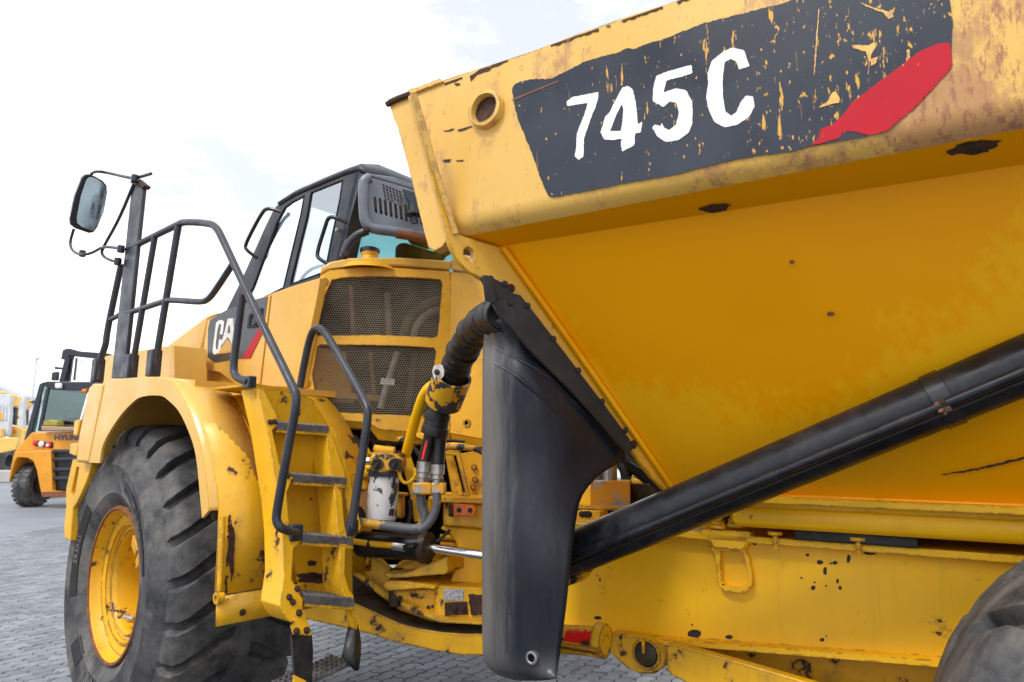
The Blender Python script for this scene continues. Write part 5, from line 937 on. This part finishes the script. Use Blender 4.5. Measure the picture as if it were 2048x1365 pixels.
# ================================================================== BACKGROUND
FY = 18.4
fk0 = Yp(FY)(160, 1012); fkl = thing('forklift', (fk0.x, FY+1, 0), 'orange heavy forklift with dark cab, tall mast and round tail lights', 'forklift')
def fk(c): return [(x/3.41, 660+y/3.41) for x, y in c]
def fs(pts, th, name, mat, dy=0, par=None, bevel=.03, holes=()): 
    b = MB(); b.slab(Yp(FY+dy), fk(pts), th, holes=[fk(h) for h in holes]); return b.build(name, mat, par or fkl, bevel=bevel)
fs([(110, 815), (160, 762), (215, 700), (900, 690), (960, 760), (1010, 815), (1010, 835), (100, 830)], 2.6, 'engine_hood', m_fork)
cwt = fs([(100, 830), (345, 822), (356, 1098), (445, 1105), (445, 1140), (285, 1138), (268, 1060), (250, 960), (225, 895), (180, 872), (120, 870), (100, 900), (72, 1010), (60, 1040), (66, 980), (88, 870)], .9, 'counterweight', m_fork, dy=-.1)
fs([(1010, 830), (770, 822), (765, 1098), (670, 1105), (670, 1140), (830, 1138), (850, 1060), (870, 960), (895, 895), (940, 872), (1000, 870), (1020, 900), (1050, 1010)], .9, 'counterweight', m_fork, dy=-.1)
fs([(350, 770), (770, 770), (770, 1095), (356, 1095)], .8, 'rear_grille', m_blk, dy=.05)
for y0 in (815, 870, 940, 1000): fs([(356, y0), (765, y0), (765, y0+26), (356, y0+26)], .1, 'grille_bar', m_grey, dy=-.06)
fs([(285, 1105), (445, 1100), (765, 1100), (830, 1105), (828, 1140), (285, 1142)], .4, 'rear_bumper', m_rustred, dy=-.13)
tl = fs([(222, 752), (362, 765), (358, 810), (224, 790)], .1, 'lamp_panel', m_blk, dy=-.03)
for x, y, r, m in ((242, 771, .065, m_lensr), (283, 778, .075, m_lensw), (331, 787, .075, m_lensr)):
    p = Yp(FY-.04)(x/3.41, 660+y/3.41); b = MB(); b.lathe([(r, .02), (r, -.02), (r*.5, -.035), (0, -.04)], p, V((0, 1, 0)), 18); b.build('tail_lamp', m, tl)
    if m is m_lensr and x > 300: b = MB(); b.lathe([(r*.55, -.03), (r*.5, -.05), (0, -.052)], p, V((0, 1, 0)), 16); b.build('lamp_centre', m_lensw, tl)
vs, fs_ = text_poly('HYUNDAI', .19, .010); p = Yp(FY-.13)(490/3.41, 660+752/3.41); b = MB(); b.add([p+V((v.x*1.15+.02, 0, v.y-.004*v.x)) for v in vs], fs_); b.build('maker_lettering', plain('dark_blue_lettering', (.02, .025, .06), .4), fkl, smooth=0)
# cab
fs([(165, 755), (270, 368), (300, 362), (200, 755)], .06, 'cab_post', m_grey, dy=.2, bevel=.01); fs([(255, 690), (315, 400), (335, 400), (280, 690)], .06, 'cab_post', m_grey, dy=.25, bevel=.01); fs([(790, 700), (740, 400), (765, 400), (830, 700)], .06, 'cab_post', m_grey, dy=.25, bevel=.01)
fs([(272, 362), (320, 350), (760, 356), (790, 372), (780, 415), (460, 412), (330, 405), (300, 380)], 1.6, 'cab_roof', m_grey, dy=.2)
fs([(275, 640), (780, 660), (785, 698), (258, 692)], .1, 'cab_sill', m_grey, dy=.22); fs([(328, 405), (745, 415), (780, 650), (282, 635)], .01, 'rear_window', m_fglass, dy=.28, bevel=0); fs([(190, 720), (272, 390), (300, 385), (255, 640), (240, 700)], .01, 'side_window', m_fglass, dy=.3, bevel=0)
fs([(300, 380), (760, 380), (780, 690), (270, 690)], .02, 'cab_front_panel', m_fglass, dy=1.7, bevel=0); fs([(430, 600), (560, 600), (560, 690), (430, 690)], .5, 'seat', m_cloth, dy=.7)
b = MB(); p = Yp(FY+1.2)(490/3.41, 660+575/3.41); b.tube([p+V((math.cos(t)*.2, 0, math.sin(t)*.1)) for t in [i*math.pi/8 for i in range(17)]], .018, 6); b.build('steering_wheel', m_blk, fkl)
fs([(372, 362), (415, 362), (415, 400), (372, 400)], .1, 'work_lamp', m_lensw, dy=.08); fs([(555, 405), (590, 400), (585, 430), (550, 430)], .1, 'beacon', m_orange, dy=.1)
fs([(280, 655), (620, 668), (620, 694), (280, 690)], .4, 'timber_block', m_wood, dy=-.15); fs([(295, 622), (340, 613), (390, 620), (392, 657), (288, 652)], .3, 'cushion', plain('mustard_cushion', (.32, .27, .05), .8), dy=-.12, bevel=.05)
# mast in front of the cab
MY = 3.2
fs([(400, 352), (440, 190), (475, 190), (443, 352)], .25, 'mast_rail', m_grey, dy=MY); fs([(622, 362), (650, 190), (672, 190), (645, 362)], .25, 'mast_rail', m_grey, dy=MY)
fs([(415, 200), (428, 140), (450, 128), (480, 128), (486, 138), (515, 138), (520, 145), (735, 160), (757, 182), (735, 200), (660, 195), (470, 175), (465, 200)], .3, 'mast_crosshead', m_grey, dy=MY)
for q in ([(465, 350), (486, 200), (494, 200), (474, 350)], [(498, 345), (515, 190), (522, 190), (506, 345)]): fs(q, .08, 'mast_chain', m_blk, dy=MY+.1, bevel=0)
fs([(345, 345), (352, 288), (394, 284), (388, 345)], .12, 'side_mirror', m_grey, dy=.9); fs([(368, 250), (455, 258), (455, 272), (368, 268)], .1, 'mirror_bracket', m_blk, dy=MY)
def small_wheel(cx, cyb, r, w, y0, par, nm='wheel'):
    p = Yp(y0)(cx, cyb); c = V((p.x, y0+r, r)); prof = [(r*.55, -w/2), (r*.9, -w/2), (r, -w/2+.06), (r, w/2-.06), (r*.9, w/2), (r*.55, w/2)]
    o = thing(nm, c, '', ''); del o['label']; del o['category']; o.parent = par; o.location = c-WL[par.name]
    b = MB(); b.lathe(prof, c, V((1, 0, -.0)), 32)
    for k in range(26):
        a = k*2*math.pi/26; d = V((0, math.cos(a), math.sin(a))); b.box(c+d*(r+.004)+V((w*.27, 0, 0)), V((w*.2, 0, 0)), d.cross(V((1, 0, 0)))*r*.075, d*.012); b.box(c+d*(r+.004)-V((w*.27, 0, 0)), V((w*.2, 0, 0)), d.cross(V((1, 0, 0)))*r*.075, d*.012)
    b.build('tyre', m_tyre, o, smooth=40); b = MB(); b.lathe([(0, -w*.4), (r*.3, -w*.4), (r*.56, -w*.5), (r*.56, w*.5), (r*.3, w*.4), (0, w*.4)], c, V((1, 0, 0)), 24); b.build('rim', m_grime, o)
small_wheel(33, 1012, .56, .40, FY-.1, fkl); small_wheel(290, 1012, .56, .40, FY-.1, fkl); small_wheel(60, 1000, .6, .5, FY+3.2, fkl); small_wheel(270, 1000, .6, .5, FY+3.2, fkl)
fs([(170, 1010), (900, 1010), (900, 1110), (170, 1110)], .4, 'rear_axle', m_grime, dy=.3)
# line of parked machines far left
def bk(c): return [(x/6.83, 740+y/6.83) for x, y in c]
def machine(Y, label, parts, cat='loader'):
    p = Yp(Y)(parts[0][2][0][0]/6.83, 900); t = thing('parked_machine', (p.x, Y+1, 0), label, cat, 'yellow machines parked in the far row')
    for nm, m, pts, th, dy in parts:
        b = MB(); b.slab(Yp(Y+dy), bk(pts), min(th, .22)); b.build(nm, m, t, bevel=.04)
    for w in parts[0][5:] if len(parts[0]) > 5 else (): pass
    return t
def mwheel(t, x, Y, r=.85):
    p = Yp(Y)(x, 945); c = V((p.x, Y, r)); b = MB(); b.lathe([(.3, -.3), (r*.9, -.3), (r, -.2), (r, .2), (r*.9, .3), (.3, .3), (.3, -.3)], c, V((1, .15, 0)), 28); b.build('wheel', m_tyre, t)
t1 = machine(33, 'nearest parked yellow machine with pale ribbed engine cover and wide bumper at the left edge', [('engine_cover', m_palew, [(-200, 300), (60, 330), (140, 350), (140, 600), (125, 760), (110, 900), (20, 915), (-200, 915)], 1.2, 0), ('fender', m_paley, [(-200, 810), (15, 800), (20, 930), (-200, 930)], 1, -.3), ('bumper', m_paley, [(-200, 935), (240, 925), (250, 960), (225, 1090), (30, 1135), (-200, 1140)], .8, -.6), ('side_panel', m_paley, [(-200, 250), (0, 280), (160, 335), (200, 360), (190, 440), (215, 500), (140, 530), (135, 350), (-200, 300)], 1.6, .8), ('side_lower_panel', m_grey, [(140, 530), (215, 510), (195, 755), (120, 745)], 1.5, .9), ('yellow_badge', m_yel, [(-60, 570), (40, 580), (40, 680), (-60, 685)], .05, -.05), ('rear_fender', m_paley, [(110, 760), (220, 780), (260, 800), (250, 930), (115, 920)], 1.2, .4), ('tail_lamp', m_lensr, [(185, 815), (205, 820), (203, 880), (183, 865)], .05, .3)])
mwheel(t1, 2, 34.5); mwheel(t1, -40, 34.2)
for x in (20, 60, 100):
    b = MB(); b.slab(Yp(32.96), bk([(x-40, 480+x*.1), (x-12, 480+x*.1), (x-12, 690), (x-40, 690)]), .05); b.build('cover_rib', m_palew, t1)
t2 = machine(40, 'second parked yellow machine, its pale engine cover just right of the nearest one', [('engine_cover', m_palew, [(255, 480), (290, 400), (330, 370), (340, 430), (325, 600), (330, 800), (235, 760), (235, 680), (260, 670), (255, 580)], 1, 0), ('side_panel', m_paley, [(200, 355), (270, 380), (330, 380), (290, 480), (250, 490), (250, 570), (285, 600), (230, 690), (235, 760), (290, 800), (195, 760), (215, 510), (195, 440)], 1.4, .3), ('fender', m_paley, [(120, 760), (250, 770), (330, 830), (335, 1000), (245, 1050), (160, 1000)], 1.2, -.2), ('cab_side', m_paley, [(330, 400), (355, 410), (365, 460), (360, 545), (330, 545)], 1, .8), ('side_lower_panel', m_grey, [(335, 545), (365, 545), (355, 760), (310, 750)], 1, .9)])
mwheel(t2, 30, 41)
t3 = machine(47, 'third parked yellow machine, mostly hidden behind the forklift cab', [('engine_cover', m_palew, [(395, 560), (420, 500), (450, 430), (470, 440), (450, 760), (395, 750)], 1, 0), ('side_panel', m_paley, [(355, 410), (430, 420), (455, 440), (395, 520), (390, 700), (340, 760), (350, 545), (365, 530)], 1.4, .3), ('exhaust_hood', m_grey, [(400, 430), (455, 420), (460, 450), (400, 450)], .6, -.2), ('fender', m_paley, [(310, 780), (400, 770), (470, 850), (470, 1000), (300, 1000)], 1.2, -.3)])
mwheel(t3, 50, 48)
# kerb, hangar, lamp posts, trees, white shed
b = MB(); p0_, p1_ = Yp(30)(-60, 940), Yp(30)(60, 940); b.box(V((p0_.x-8, 31, .25)), V((14, 0, 0)), V((0, .4, 0)), UZ*.26); k_ = b.build('concrete_barrier', m_conc, None, bevel=.04); tag(k_, 'low pale concrete barrier in front of the parked machines at the left edge', 'barrier')
HY = 75
hang = thing('hangar', (Yp(HY)(0, 900).x-15, HY+8, 0), 'long pale sheet-metal hangar roof far behind the parked machines at the left edge', 'hangar')
b = MB(); b.slab(Yp(HY), [(-400, 700), (0, 772), (45, 795), (45, 905), (-400, 905)], 20); b.build('wall', m_wall, hang); b = MB(); b.slab(Yp(HY-.4), [(-400, 694), (0, 768), (48, 792), (48, 798), (0, 777), (-400, 706)], 21); b.build('roof', m_roof, hang)
for i, (x, yt_, Yd, lb) in enumerate([(74, 719, 70, 'slender grey lamp post standing alone left of the forklift mast'), (160, 725, 95, 'fainter distant lamp post seen between the forklift mast rails')]):
    top_ = Yp(Yd)(x, yt_); t = thing('lamp_post', (top_.x, Yd, 0), lb, 'lamp post', 'yard lamp posts'); b = MB(); b.tube([V((top_.x, Yd, 0)), V((top_.x, Yd, 4)), top_], [.14, .11, .07], 8); b.build('pole', m_pole, t); b = MB(); b.lathe([(0, .25), (.3, .2), (.34, 0), (0, -.05)], top_, UZ, 12); b.build('lamp_head', m_pole, t)
def tree(x, y, Yd, h, w, seed, lb):
    base = Yp(Yd)(x, y); rnd = random.Random(seed); t = thing('tree', (base.x, Yd, 0), lb, 'tree', 'trees beyond the yard')
    b = MB(); o = V((base.x, Yd, 0)); b.tube([o, o+V((.1, 0, h*.35)), o+V((-.1, 0, h*.7))], [.25, .18, .08], 8)
    for k in range(5): a = k*1.26; b.tube([o+UZ*h*.4, o+V((math.cos(a)*w*.5, math.sin(a)*w*.5, h*.7))], [.1, .03], 6)
    b.build('trunk', m_wood, t); b = MB()
    for k in range(1500):
        a, q, zz = rnd.uniform(0, 6.28), rnd.random()**.5, rnd.random(); rr = w*q*(1-abs(zz-.45)*1.1)*(1+.3*math.sin(a*3+seed)); c = o+V((math.cos(a)*rr, math.sin(a)*rr, h*(.38+.62*zz))); s = rnd.uniform(.12, .28); d1 = V((rnd.uniform(-1, 1), rnd.uniform(-1, 1), rnd.uniform(-1, 1))).normalized()*s; d2 = d1.orthogonal().normalized()*s*.6; b.add([c-d1, c+d2, c+d1, c-d2], [(0, 1, 2, 3)])
    b.build('crown', m_leaf, t, smooth=0)
tree(55, 792, 85, 7.8, 1.9, 1, 'small green tree far behind, left of the two beside the forklift cab'); tree(66, 794, 88, 7.6, 1.6, 2, 'small green tree far behind, right of the two beside the forklift cab')
sh = thing('white_shed', (7.5, 42, 0), 'white panelled shed far behind, glimpsed through the gap beside the black rubber deflector', 'shed')
b = MB(); b.box(V((7.5, 44, 1.3)), V((3.5, 0, 0)), V((0, 2, 0)), UZ*1.3); b.build('wall', m_wall, sh); b = MB(); b.box(V((7.5, 44, 2.68)), V((3.7, 0, 0)), V((0, 2.2, 0)), UZ*.08); b.build('roof', m_roof, sh)
